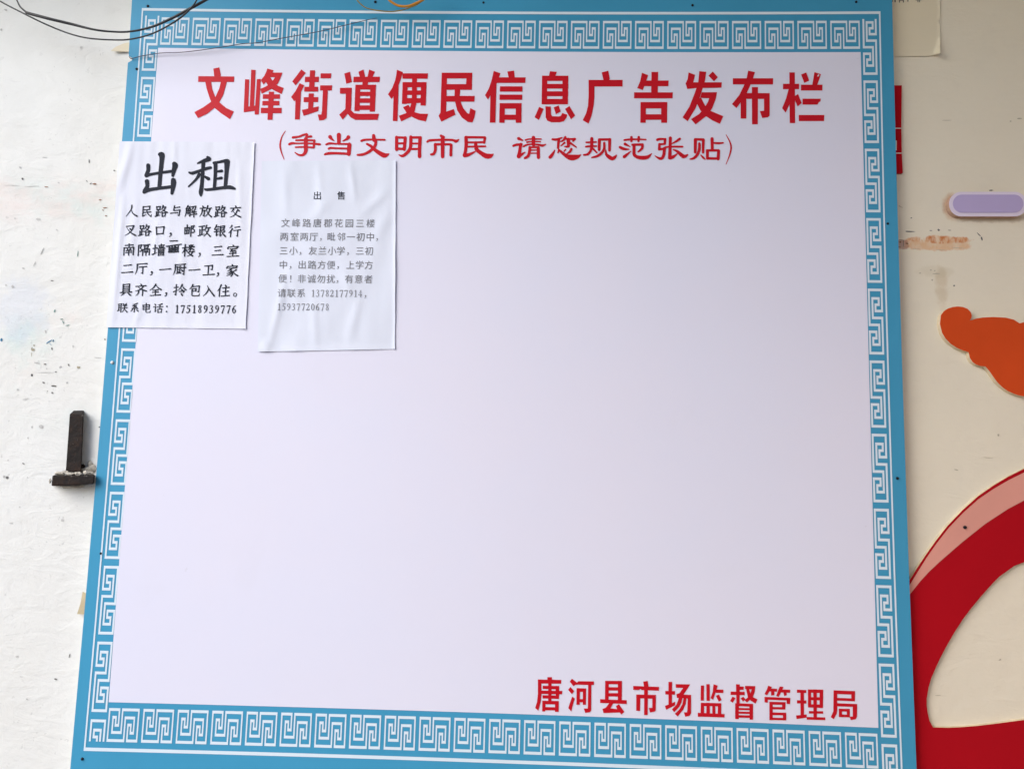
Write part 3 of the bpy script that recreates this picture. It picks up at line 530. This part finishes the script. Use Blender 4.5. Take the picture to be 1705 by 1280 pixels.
flecks('blue_chip', M_fleck[2], [(*z4(14, 645), 4, 7, 0), (*z4(500, 662), 13, 2, -.6), (*z4(540, 655), 1.6, 5, .3), (*z4(510, 690), 5, 1.2, .4)])
flecks('tan_chip', M_fleck[3], [(*z4(795, 922), 7, 4.5, .2), (*z4(345, 700), 3, 3, 0), (*z4(338, 745), 7, 4, -.3), (*z4(318, 790), 1, 9, 0), (*z4(320, 735), 2, 5, .3)])
flecks('brown_chip', M_fleck[4], [(*z3(1065, 585), 8, 1.6, -.1), (*z3(1045, 610), 4, 2, 0), (*z3(470, 373), 8, 1.6, .1), (*z3(1075, 665), 4, 2, 0), (*z3(1015, 505), 6, 2, 0), (*z3(960, 345), 8, 3, .1), (*zr(150, 355), 4, 3, .3), (*zr(130, 440), 7, 1.4, 0), (*zr(160, 318), 9, 1.2, 0), (*zr(270, 380), 6, 3, .2)])
flecks('green_chip', M_fleck[5], [(*z4(640, 465), 2.4, 6, -.5), (*z4(685, 497), 7, 2, -.2), (*z4(625, 435), 5, 2, -.2), (*z4(555, 350), 3, 7, .2), (*z3(790, 1050), 2, 12, .1)])
# ------------------------------------------------------------------ notice board
board = thing('notice_board', 'large white notice board with blue fretwork border and red Chinese headline', 'notice board', B(0, 1.198))
EL = [(-.0, -.0475)]
out = [pxof(-.6088, -.048), pxof(.6090, -.048), pxof(.6098, .25), pxof(.6104, .57), pxof(.6104, .85), pxof(.6098, 1.198), pxof(-.6084, 1.198), pxof(-.6082, .9), pxof(-.6080, .75),
       pxof(-.6082, .5), pxof(-.6085, .25), (213, 104.7), (219.6, 101), (220.6, 97), (214.8, 93.8), (214.4, 90)]
pan = slab('panel', out, 0.0, .007, [M_blue, M_cap], board)
def quad(sheet, u0, v0, u1, v1, n=1):
    """a printed rectangle on the board, cut into n pieces along its longer side"""
    for k in range(n):
        if u1 - u0 > v1 - v0: a, b, c, d = u0 + (u1 - u0) * k / n, v0, u0 + (u1 - u0) * (k + 1) / n, v1
        else: a, b, c, d = u0, v0 + (v1 - v0) * k / n, u1, v0 + (v1 - v0) * (k + 1) / n
        m = len(sheet.v); sheet.v += [pxof(a, b), pxof(c, b), pxof(c, d), pxof(a, d)]; sheet.f.append((m, m + 1, m + 2, m + 3))
s = Sheet(); quad(s, -.5605, .0647, .5594, 1.0823, 24); s.build('white_field', M_white, board, -.0004)
s = Sheet()
quad(s, -.5912, -.0022, .5908, .0022, 16); quad(s, -.5912, 1.1462, .5908, 1.1510, 16)
quad(s, -.5912, .0022, -.5888, 1.1462, 16); quad(s, .5884, .0022, .5908, 1.1462, 16)
s.build('border_line', M_fret, board, -.0004)
KEY = [(0, 0), (.555, 0), (.555, .74), (.865, .74), (.865, .25), (.765, .25), (.765, .51), (.665, .51), (.665, 0), (1, 0)]
KEY = KEY + [(1 - x, 1 - y) for x, y in KEY]
fret = Sheet()
def key(fn, tu, tv, clip=(-9, 9)):
    """one Greek-key unit: fn maps the unit square to the board, tu / tv are half line widths across and down"""
    pts = [fn(x, y) for x, y in KEY]; polys = []
    for i in range(len(pts)):
        (ua, va), (ub, vb) = pts[i], pts[(i + 1) % len(pts)]
        u0, u1, v0, v1 = min(ua, ub) - tu, max(ua, ub) + tu, min(va, vb) - tv, max(va, vb) + tv
        v0, v1 = max(v0, clip[0]), min(v1, clip[1])
        if v1 - v0 > 1e-4: polys.append([pxof(u0, v0), pxof(u1, v0), pxof(u1, v1), pxof(u0, v1)])
    if polys: fret.add(polys)
for i in range(22):
    u0 = -.5568 + .05100 * i
    key(lambda x, y: (u0 + .0433 * x, .0150 + .0425 * y), .00105, .0020)
    u1 = -.5578 + .05100 * i
    key(lambda x, y: (u1 + .0433 * x, 1.1356 - .0433 * y), .00105, .0020)
for k in range(-5, 6):
    vl = .5572 + .1103 * k
    key(lambda x, y: (-.5632 - .0202 * y, vl + .0960 * x), .0013, .0020, (.0105, 1.1376))
for k in range(-3, 8):
    vl = .3338 + .1103 * k
    key(lambda x, y: (.5642 + .0190 * y, vl + .0972 * x), .0014, .0020, (.0105, 1.1376))
fret.build('fret_border', M_fret, board, -.0004)
def words(name, data, k, fn, mat):
    s = Sheet()
    for x0, y0, spec in data:
        s.add(place(fn(spec), x0, y0, k))
    return s.build(name, mat, board, -.0009)
words('headline_lettering', TITLE, 10.029, hard, M_red)
words('motto_lettering', SUB[:3], 11.367, soft, M_red)
words('motto_lettering', SUB[3:], 11.367, soft, M_red)
words('agency_lettering', AGENCY, 14.208, hard, M_red)
s = Sheet(); s.add(place(hard("1510,222 1532,192 1548,204 1526,232"), 1210, 105, 10.029)); s.build('chipped_spot', M_white, board, -.0013)
def screw(x, y, r, mat, parent, d0=0.0, label=None):
    c = P(x, y, d0); V = []; Fc = []; n = 12
    prof = [(1.0, 0.0), (1.0, .25), (.8, .55), (.4, .70)]
    for rr, h in prof:
        for k in range(n):
            th = 2 * math.pi * k / n; V.append(c + Vector((rr * r * math.cos(th), -h * r - .0002, rr * r * math.sin(th))))
    for i in range(len(prof) - 1):
        for k in range(n): Fc.append((i * n + k, i * n + (k + 1) % n, (i + 1) * n + (k + 1) % n, (i + 1) * n + k))
    Fc.append(tuple(3 * n + k for k in range(n)))
    o = obj('screw', V, Fc, mat, parent, True)
    if label: o['label'] = label
    return o
for x, y, r in [(246.5, 11, .0026), (625, 4, .0026), (805, 5, .0022), (1153, 9.5, .0024), (1425.5, 4, .0024), (228, 115.5, .0026), (165.5, 711, .0012), (137.3, 1262.5, .0026), (1478, 372.5, .0024), (1494, 796, .0026), (168, 921, .0022)]:
    screw(x, y, r * .85, M_screw, board)
screw(187, 603.5, .0026, M_cap, board, 0, 'white capped screw')
# ------------------------------------------------------------------ two A4 bills pasted on the board
def lerp(a, b, t): return (a[0] + (b[0] - a[0]) * t, a[1] + (b[1] - a[1]) * t)
class Bill:
    def __init__(s, TL, TR, BR, BL, h): s.c = (TL, TR, BR, BL); s.h = h
    def px(s, a, b): return lerp(lerp(s.c[0], s.c[1], a), lerp(s.c[3], s.c[2], a), b)
    def st(s, x, y):
        a = b = .5
        for _ in range(6):
            q = s.px(a, b); e = (x - q[0], y - q[1])
            ja, jb = s.px(a + .01, b), s.px(a, b + .01)
            ax, ay, bx, by = (ja[0] - q[0]) * 100, (ja[1] - q[1]) * 100, (jb[0] - q[0]) * 100, (jb[1] - q[1]) * 100
            det = ax * by - bx * ay
            a += (e[0] * by - bx * e[1]) / det; b += (ax * e[1] - ay * e[0]) / det
        return a, b
    def depth(s, x, y): return -s.h(*s.st(x, y))
    def sheet(s, parent, mat, nx=70, ny=100):
        V = []; Fc = []
        for j in range(ny + 1):
            for i in range(nx + 1):
                a, b = i / nx, j / ny; x, y = s.px(a, b)
                x += .5 * noise.noise((b * 9, a * 3, 2)) * (1 if i in (0, nx) else 0); V.append(P(x, y, -s.h(a, b)))
        for j in range(ny):
            for i in range(nx):
                k = j * (nx + 1) + i; Fc.append((k, k + 1, k + nx + 2, k + nx + 1))
        o = obj('sheet', V, facing(V, Fc), mat, parent, True)
        return o
def ridge(a, b, x0, y0, x1, y1, wd, amp):
    dx, dy = x1 - x0, y1 - y0; L2 = dx * dx + dy * dy
    t = max(0, min(1, ((a - x0) * dx + (b - y0) * dy) / L2)); d = math.hypot(a - x0 - t * dx, b - y0 - t * dy)
    return amp * math.exp(-(d / wd) ** 2) * math.sin(math.pi * min(1, max(0, .08 + .84 * t)))
def edge(a, b): return max(0, (a - .975) / .025) ** 2
def h1(a, b):
    z = .0014 + .0007 * noise.noise((a * 9, b * 2.2, 1.3)) + .0004 * noise.noise((a * 20, b * 5, 4.3))
    z += ridge(a, b, .02, .25, .085, .02, .03, .0018) + ridge(a, b, .055, .3, .04, .98, .020, .0016) + ridge(a, b, .15, .3, .14, .7, .02, .0007) + ridge(a, b, .33, .42, .30, .62, .015, .0008)
    z += ridge(a, b, .52, .45, .5, .85, .02, .0006) + ridge(a, b, .24, .86, .2, 1.0, .018, .0009) + ridge(a, b, .62, .3, .66, .6, .025, .0006) + ridge(a, b, .88, .02, .93, .5, .02, .0008) + ridge(a, b, .4, .0, .42, .12, .02, .0008)
    z += .0012 * edge(a, b) * (1.1 - .6 * b) + .0005 * max(0, (b - .97) / .03)
    return max(.0008, z)
def h2(a, b):
    z = .0016 + .0011 * noise.noise((a * 4.5 + b * 2, b * 4.2 - a, 7.7)) + .0006 * noise.noise((a * 9, b * 6, 2.1))
    for r in [(.42, .0, .45, .25, .03, .0011), (.66, .02, .70, .22, .022, .0013), (.16, .05, .2, .3, .03, .0009), (.75, .28, .95, .15, .03, .0012), (.85, .42, .97, .25, .04, .0012), (.08, .98, .2, .6, .025, .0012), (.42, .98, .4, .72, .03, .0011),
              (.66, .95, .75, .7, .035, .0013), (.3, .8, .22, .55, .03, .0008), (.6, .55, .7, .75, .03, .0008), (.02, .95, .09, 1.0, .03, .0016), (.52, .2, .35, .33, .03, .0008)]:
        z += ridge(a, b, *r)
    z += .0014 * edge(a, b) * (1.0 - .3 * abs(b - .4)) + .0005 * max(0, (b - .97) / .03)
    return max(.0008, z)
bill1 = Bill((199.5, 235.5), (424, 237), (409, 547.5), (177.5, 545), h1)
r1 = thing('paper_bill', 'white rental bill with two big black characters over the border, left of the other bill', 'paper notice', P(301, 546, -.003), 'paper bills pasted on the board')
bill1.sheet(r1, M_paper)
ink = lambda bl: (lambda x, y: bl.depth(x, y) - .0005)
s = Sheet(); s.add(place(soft(HEAD[2]), HEAD[0], HEAD[1], 9.472)); s.build('heading_lettering', M_ink, r1, ink(bill1))
s = Sheet(); k5 = lambda v: v / 3.965; Y5 = lambda v: 300 + v / 3.965
EM1 = 22.3; KW = dict(off=.004, lean=-.06, rise=.0, brushed=True)
typeset(s, '人民路与解放路交', [k5(868), k5(1553)], Y5(203), Y5(207), EM1, **KW)
typeset(s, '叉路口，邮政银行', [k5(v) for v in (860, 955, 1056, 1150, 1252, 1350, 1450, 1548)], Y5(330), Y5(336), EM1, **KW)
typeset(s, '南隔墙楼，三室', [k5(v) for v in (850, 948, 1046, 1242, 1342, 1438, 1537)], Y5(459), Y5(467), EM1, **KW)
typeset(s, '二厅，一厨一卫，家', [k5(v) for v in (840, 932, 1025, 1090, 1185, 1283, 1378, 1463, 1531)], Y5(583), Y5(596), EM1, **KW)
typeset(s, '具齐全，拎包入住。', [k5(v) for v in (832, 928, 1026, 1120, 1186, 1285, 1378, 1475, 1580)], Y5(723), Y5(730), EM1, **KW)
KW = dict(off=.004, lean=-.06, rise=.0, brushed=True)
typeset(s, '联系电话：', [k5(v) for v in (808, 888, 965, 1042, 1118)], Y5(842), Y5(845), 17.6, **KW)
typeset(s, '17518939776', [k5(1168), k5(1545)], Y5(850), Y5(852), 15, .0, lean=-.05, digits=13.6, strength=1.25)
s.build('body_lettering', M_ink, r1, ink(bill1))
s = Sheet()
zs = lambda x, y: (170 + x / 3.763, 220 + y / 3.763)
scr = []
for x0, y0, x1, y1, wd in [(402, 716, 496, 702, 2.0), (424, 682, 472, 680, 1.8), (420, 720, 418, 752, 2.2), (476, 714, 474, 750, 2.2), (416, 752, 478, 748, 2.4), (425, 728, 470, 724, 2.6), (424, 740, 470, 736, 2.6), (438, 714, 436, 752, 2.4), (455, 712, 458, 750, 2.4), (428, 748, 462, 716, 1.8)]:
    a = zs(x0, y0); b = zs(x1, y1); scr += brush('%g,%g,%g %g,%g,%g' % (*a, wd, *b, wd * .9))
s.add(scr); s.build('pen_correction', M_ink, r1, lambda x, y: bill1.depth(x, y) - .0007)
bill2 = Bill((436, 268.5), (659, 267), (657.5, 581), (429, 585.5), h2)
r2 = thing('paper_bill', 'wrinkled white sale bill with small grey typing under the motto', 'paper notice', P(543, 583, -.003), 'paper bills pasted on the board')
bill2.sheet(r2, M_paper2)
X6 = lambda v: 400 + v / 3.765; Y6 = lambda v: 260 + v / 3.765
KW = dict(off=0.0, lean=-.03, rise=.0)
for ch, vx in (('出', 483), ('售', 633)):
    s = Sheet(); typeset(s, ch, [X6(vx)], Y6(247), Y6(247), 14.6, off=.004, lean=-.03); s.build('heading_lettering', M_ink, r2, ink(bill2))
s = Sheet()
for txt, xs, ya, yb in [('文峰路唐郡花园三楼', (283, 817), 418, 421), ('两室两厅，毗邻一初中，', (275, 340, 400, 460, 520, 570, 633, 693, 755, 815, 873), 504, 506),
        ('三小，友兰小学，三初', (272, 333, 392, 455, 515, 575, 630, 690, 750, 808), 592, 594), ('中，出路方便，上学方', (270, 330, 388, 450, 510, 568, 628, 690, 748, 805), 680, 682),
        ('便！非诚勿扰，有意者', (265, 330, 385, 447, 508, 568, 624, 682, 742, 803), 767, 771), ('请联系，', (260, 320, 382, 800), 857, 862)]:
    typeset(s, txt, [X6(v) for v in xs], Y6(ya), Y6(yb), 15.0, **KW)
typeset(s, '13782177914', [X6(456), X6(752)], Y6(859), Y6(861), 15, 0, lean=-.03, digits=12.0, strength=.85)
typeset(s, '15937720678', [X6(243), X6(545)], Y6(944), Y6(946), 15, 0, lean=-.03, digits=12.0, strength=.85)
s.build('body_lettering', M_ink2, r2, ink(bill2))
# ------------------------------------------------------------------ scraps on the wall
zp = lambda x, y: (1480 + x / 12.8, y / 12.8)
op = thing('paper_bill', 'old cream bill on the wall, half behind the board, its corner curling up', 'paper notice', P(1526, 90, WALL - .002))
def h3(x, y):
    t = max(0.0, (x - 1552) / 14 + (y - 60) / 34 - .9); e = max(0, (x - 1560) / 6)
    return WALL - .0015 - .013 * min(1.5, t) ** 1.7 - .0012 * e * (1 if not 31 < y < 41 else .2)
V = []; Fc = []; nx, ny = 40, 50
for j in range(ny + 1):
    for i in range(nx + 1):
        y = -60 + 154 * j / ny; xr = 1565.5 + .6 * noise.noise((y * .08, 0, 1)) - (3.0 if 33 < y < 40 else 0)
        x = 1470 + (xr - 1470) * i / nx; yy = y - max(0, (x - 1545) / 20) * 5 * max(0, (y - 60) / 34)
        V.append(P(x, yy, h3(x, y)))
for j in range(ny):
    for i in range(nx):
        k = j * (nx + 1) + i; Fc.append((k, k + 1, k + nx + 2, k + nx + 1))
obj('sheet', V, facing(V, Fc), M_oldpaper, op, True)
s = Sheet(); st = []
for x0, y0, x1, y1, wd in [(70, -60, 72, 40, 24), (135, -60, 133, 45, 26), (232, -60, 228, 52, 24), (312, -60, 310, 52, 22), (228, 14, 312, 12, 16), (405, 10, 405, 32, 26), (618, -60, 620, 46, 18), (655, -60, 655, 46, 18), (575, 8, 610, 4, 14), (660, 6, 700, 4, 12)]:
    a, b = zp(x0, y0), zp(x1, y1); st += brush('%g,%g,%g %g,%g,%g' % (*a, wd / 12.8, *b, wd / 12.8))
s.add(st); s.build('cut_off_lettering', M_fleck[0], op, lambda x, y: h3(x, y) - .0006)
def scrap(name, px, d, mat, label, cat):
    n = len(px); V = [P(x, y, d + dd) for x, y, dd in px]
    V2 = V + [v + Vector((0, .0005, 0)) for v in V]
    f = facing(V, tessellate_polygon([[Vector((v.x, v.z, 0)) for v in V]]))
    f = f + [tuple(n + k for k in reversed(t)) for t in f] + [(i, (i + 1) % n, n + (i + 1) % n, n + i) for i in range(n)]
    return tag(obj(name, V2, f, mat), label, cat)
zo = lambda x, y: (x / 7.413, y / 7.413)
scrap('paper_scrap', [(*zo(1365, 630), -.004), (*zo(1430, 580), -.001), (*zo(1540, 535), 0), (*zo(1640, 520), 0), (*zo(1640, 645), 0), (*zo(1480, 640), -.002)], WALL - .002, M_oldpaper,
      'torn cream paper scrap sticking out beside the notched upper left board edge', 'paper scrap')
scrap('tape_scrap', [(*zc(440, 335), 0), (*zc(462, 345), 0), (*zc(458, 455), -.001), (*zc(410, 454), -.003), (*zc(428, 400), -.002)], WALL - .002, M_tape,
      'small piece of yellowed tape at the lower left edge of the board', 'tape')
# ------------------------------------------------------------------ iron bracket set in the wall
zk = lambda x, y: (70 + x / 8, 670 + y / 8)
br = thing('iron_bracket', 'rusty black iron bracket like an upturned T set in the wall', 'bracket', P(*zk(420, 1100), WALL))
def hull(name, front, back, mat, parent, bev=.0012):
    n = len(front); V = front + back
    f = facing(front, [tuple(range(n))]) + [tuple(n + k for k in facing(front, [tuple(range(n))])[0][::-1])]
    ar = sum(front[i].x * front[(i + 1) % n].z - front[(i + 1) % n].x * front[i].z for i in range(n))
    for i in range(n):
        j = (i + 1) % n; f.append((i, n + i, n + j, j) if ar > 0 else (i, j, n + j, n + i))
    o = obj(name, V, f, mat, parent)
    b = o.modifiers.new('bevel', 'BEVEL'); b.width = bev; b.segments = 2
    return o
hull('upright_bar', [P(*zk(x, y), .003) for x, y in ((366, 152), (552, 152), (519, 925), (314, 925))],
     [P(*zk(x, y), WALL + .004) for x, y in ((432, 94), (561, 92), (524, 925), (330, 925))], M_iron, br)
hull('base_plate', [P(*zk(x, y), -.010) for x, y in ((138, 970), (700, 966), (684, 1086), (126, 1112))],
     [P(*zk(x, y), WALL + .004) for x, y in ((160, 962), (708, 960), (692, 1082), (140, 1104))], M_iron, br, .0015)
def lump(bm, c, r, sx, sz, sy, seed):
    q = bmesh.ops.create_icosphere(bm, subdivisions=2, radius=1.0)
    for v in q['verts']:
        k = 1 + .45 * noise.noise(v.co * 1.7 + Vector((seed, seed * 2.3, 0)))
        v.co = Vector((c.x + v.co.x * r * sx * k, c.y + v.co.y * r * sy * k, c.z + v.co.z * r * sz * k))
bm = bmesh.new()
for i, (x, y, r, sx, sz, d) in enumerate([(112, 1040, .0028, .8, 1.5, WALL + .001), (240, 940, .004, 2.4, .7, .002), (480, 945, .0035, 1.6, .8, -.008), (585, 935, .0035, 1.5, 1, -.004), (540, 895, .0035, 1.6, .9, WALL - .006), (640, 945, .004, 1.5, .8, 0),
        (600, 900, .005, 1.6, 1, WALL - .003), (660, 880, .005, 1.6, 1.6, WALL), (380, 948, .004, 2, .6, -.006), (300, 935, .004, 2, .8, -.002), (640, 820, .004, 1.2, 1.4, WALL), (400, 1115, .005, 4, .7, WALL - .004)]):
    lump(bm, P(*zk(x, y), d), r, sx, sz, .8, i * 3.1)
me = bpy.data.meshes.new('mortar'); bm.to_mesh(me); bm.free(); me.materials.append(M_mortar)
o = bpy.data.objects.new('mortar', me); COL.objects.link(o); o.parent = br; o.matrix_parent_inverse = Matrix.Translation(-br.location)
bm = bmesh.new(); lump(bm, P(*zk(548, 862), WALL - .004), .0032, 1, 1.6, 1, 5.5)
me = bpy.data.meshes.new('nail_stub'); bm.to_mesh(me); bm.free(); me.materials.append(M_iron)
o = bpy.data.objects.new('nail_stub', me); COL.objects.link(o); o.parent = br; o.matrix_parent_inverse = Matrix.Translation(-br.location)
# ------------------------------------------------------------------ cut-out signs on the wall, right of the board
rs = thing('red_sign', 'narrow edge of a red sign showing from behind the board', 'sign', P(1495, 288, WALL))
slab('panel', [(1470, 142.5), (1501.5, 142.5), (1500.8, 214), (1501.6, 255.5), (1503.2, 288), (1470, 288)], WALL - .005, WALL, [M_sred, M_sred], rs)
s = Sheet()
s.add([[(1470, 213.2), (1501, 213.2), (1501, 214.6), (1470, 214.6)], [(1470, 254.6), (1501.8, 254.6), (1501.8, 256.0), (1470, 256.0)]])
s.add([[(1488, 234), (1493.4, 234.5), (1493, 250.5), (1488, 250)]])
s.build('white_line', M_cap, rs, WALL - .0056)
lp = thing('wall_plaque', 'lilac rounded plaque with a paler rim above the rust stain', 'plaque', P(1645, 360, WALL))
def capsule(x0, y0, x1, y1, n=14):
    r = (y1 - y0) / 2; cy = (y0 + y1) / 2; p = []
    for k in range(n + 1): th = math.pi / 2 + math.pi * k / n; p.append((x0 + r + r * math.cos(th), cy - r * math.sin(th)))
    for k in range(n + 1): th = -math.pi / 2 + math.pi * k / n; p.append((x1 - r + r * math.cos(th), cy - r * math.sin(th)))
    return p
slab('rim', capsule(1580, 319.5, 1710, 360.5), WALL - .010, WALL, [M_lilac2, M_edge2], lp)
s = Sheet(); m = capsule(1586.5, 324.2, 1704, 354.2)
s.add([m]); s.build('face', M_lilac, lp, WALL - .0106)
zd = lambda x, y: (1375 + x / 3.3697, 300 + y / 3.3684)
cl = [(640, 805), (646, 757), (662, 735), (685, 720), (712, 711), (742, 708), (770, 711), (795, 721), (812, 738), (819, 758), (817, 772), (808, 786), (822, 784), (840, 777), (880, 770), (940, 767), (1010, 771), (1055, 782), (1088, 803),
      (1112, 796), (1150, 792), (1195, 815), (1225, 865), (1228, 930), (1200, 990), (1225, 1060), (1210, 1140), (1170, 1195), (1112, 1212), (1080, 1206), (1050, 1195), (1018, 1180), (990, 1160), (960, 1130), (938, 1100), (918, 1070), (895, 1044), (868, 1042), (842, 1033), (822, 1018), (808, 995), (801, 965), (770, 955), (735, 940), (700, 917), (672, 888), (652, 855)]
cs = thing('cloud_cutout', 'orange cloud shaped cut-out board on the wall', 'wall decoration', P(1640, 655, WALL))
cs.name = 'cloud_cutout'
slab('board', [zd(*p) for p in cl], WALL - .009, WALL, [M_cloud, M_edge], cs)
ze = lambda x, y: (1275 + x / 3.965, 700 + y / 3.965)
zf = lambda x, y: (1275 + x / 3.965, 960 + y / 3.965)
outer = [(870, 1190), (950, 1052), (1000, 972), (1055, 888), (1120, 796), (1200, 694), (1300, 590), (1400, 500), (1500, 430), (1600, 370), (1705, 318), (1800, 285), (1900, 265)]
inner = [zf(1700 + 120, -140), zf(1640, -72), zf(1540, 0), zf(1480, 62), zf(1420, 130), zf(1360, 202), zf(1300, 282), zf(1248, 362), zf(1200, 445), zf(1155, 530), zf(1120, 605), zf(1092, 670), zf(1075, 730), zf(1063, 800), zf(1063, 850), zf(1070, 900), zf(1082, 950), zf(1105, 992),
         zf(1200, 995), zf(1300, 990), zf(1400, 982), zf(1500, 970), zf(1600, 957), zf(1705, 943), zf(1820, 928)]
ra = thing('red_arch_sign', 'big red curved cut-out sign with salmon band, lower right behind the board', 'sign', P(1620, 1290, WALL))
slab('board', [ze(*p) for p in outer] + inner + [(1790, 1330), (1490, 1330), (1485, 1000)], WALL - .006, WALL, [M_sred, M_edge], ra)
s = Sheet()
bo = [(900, 1168), (955, 1076), (1005, 996), (1060, 908), (1130, 808), (1210, 706), (1305, 607), (1405, 518), (1505, 450), (1605, 392), (1705, 343), (1800, 312)]
bi = [(1800, 480), (1705, 527), (1600, 583), (1450, 681), (1300, 800), (1150, 930), (1080, 995), (1020, 1060), (955, 1142), (900, 1220)]
m = [ze(*p) for p in bo + bi]; s.add([m]); s.build('salmon_band', M_pink, ra, WALL - .0066)
screw(1606.5, 877.5, .0026, M_screw, ra, WALL - .0066)
# ------------------------------------------------------------------ cables hanging in front
za = lambda x, y: (x / 3.965, y / 3.965)
def cable(name, spec, mat, label, z=za):
    o = tube(name, [(*z(x, y), d, r) for x, y, d, r in spec], mat)
    return tag(o, label, 'cable')
cable('black_cable', [(30, -200, -.05, .0011), (80, -60, -.05, .0011), (110, 0, -.05, .0011), (132, 45, -.05, .0012), (168, 78, -.05, .0014), (190, 90, -.05, .0024), (330, 127, -.05, .0024), (480, 163, -.045, .0022), (620, 197, -.045, .0017), (740, 211, -.04, .0015), (860, 210, -.04, .0015), (1000, 180, -.04, .0017), (1130, 125, -.045, .0020), (1250, 62, -.05, .0021), (1380, -10, -.05, .0020), (1600, -140, -.06, .002), (1700, -210, -.06, .002)], M_black,
      'thicker black cable sagging in front of the upper left corner')
cable('thin_black_cable', [(-200, -110, -.045, .0011), (0, 10, -.045, .0011), (170, 98, -.044, .0012), (280, 152, -.044, .0012), (400, 203, -.04, .0012), (500, 236, -.04, .0012), (600, 256, -.04, .0012), (740, 265, -.04, .0012), (860, 261, -.04, .0012), (1000, 226, -.04, .0012), (1130, 160, -.045, .0013), (1215, 100, -.05, .0014), (1270, 45, -.055, .0012), (1300, 0, -.055, .0011), (1380, -150, -.06, .0011)], M_black,
      'thinner black cable sagging lowest across the upper left corner')
cable('grey_wire', [(852, 372, .004, .0005), (862, 388, -.001, .0006), (880, 386, -.0025, .0006), (940, 371, -.003, .0006), (1060, 352, -.004, .00055), (1180, 348, -.004, .00055), (1300, 336, -.005, .0006), (1450, 315, -.006, .0006), (1600, 291, -.006, .0006), (1705, 283, -.006, .0006), (1860, 254, -.006, .0006), (2105, 210, -.006, .0006), (2265, 172, -.006, .0006), (2405, 138, -.005, .0005), (2490, 120, -.003, .0004)], M_grey,
      'thin grey wire strung from the notched board edge across the top border')
zy = lambda x, y: (580 + x / 9.472, y / 9.472)
cable('orange_cable', [(520, -260, -.03, .0018), (580, -110, -.03, .0018), (640, 0, -.028, .0019), (720, 62, -.026, .0019), (800, 98, -.025, .0019), (900, 106, -.025, .0019), (980, 92, -.025, .0019), (1080, 50, -.026, .0019), (1200, -10, -.028, .0018), (1330, -120, -.03, .0018), (1400, -260, -.03, .0018)], M_orange,
      'orange cable loop dipping over the top edge of the board', zy)
cable('olive_wire', [(20, -260, -.03, .0009), (80, -90, -.025, .0009), (150, 22, -.02, .0009), (250, 112, -.018, .0009), (350, 150, -.016, .0009), (500, 175, -.016, .0009), (680, 186, -.016, .0009), (850, 163, -.016, .0009), (980, 120, -.018, .0009), (1100, 66, -.02, .0009), (1230, -60, -.025, .0009), (1300, -260, -.03, .0009)], M_olive,
      'thin olive wire drooping below the orange cable', zy)
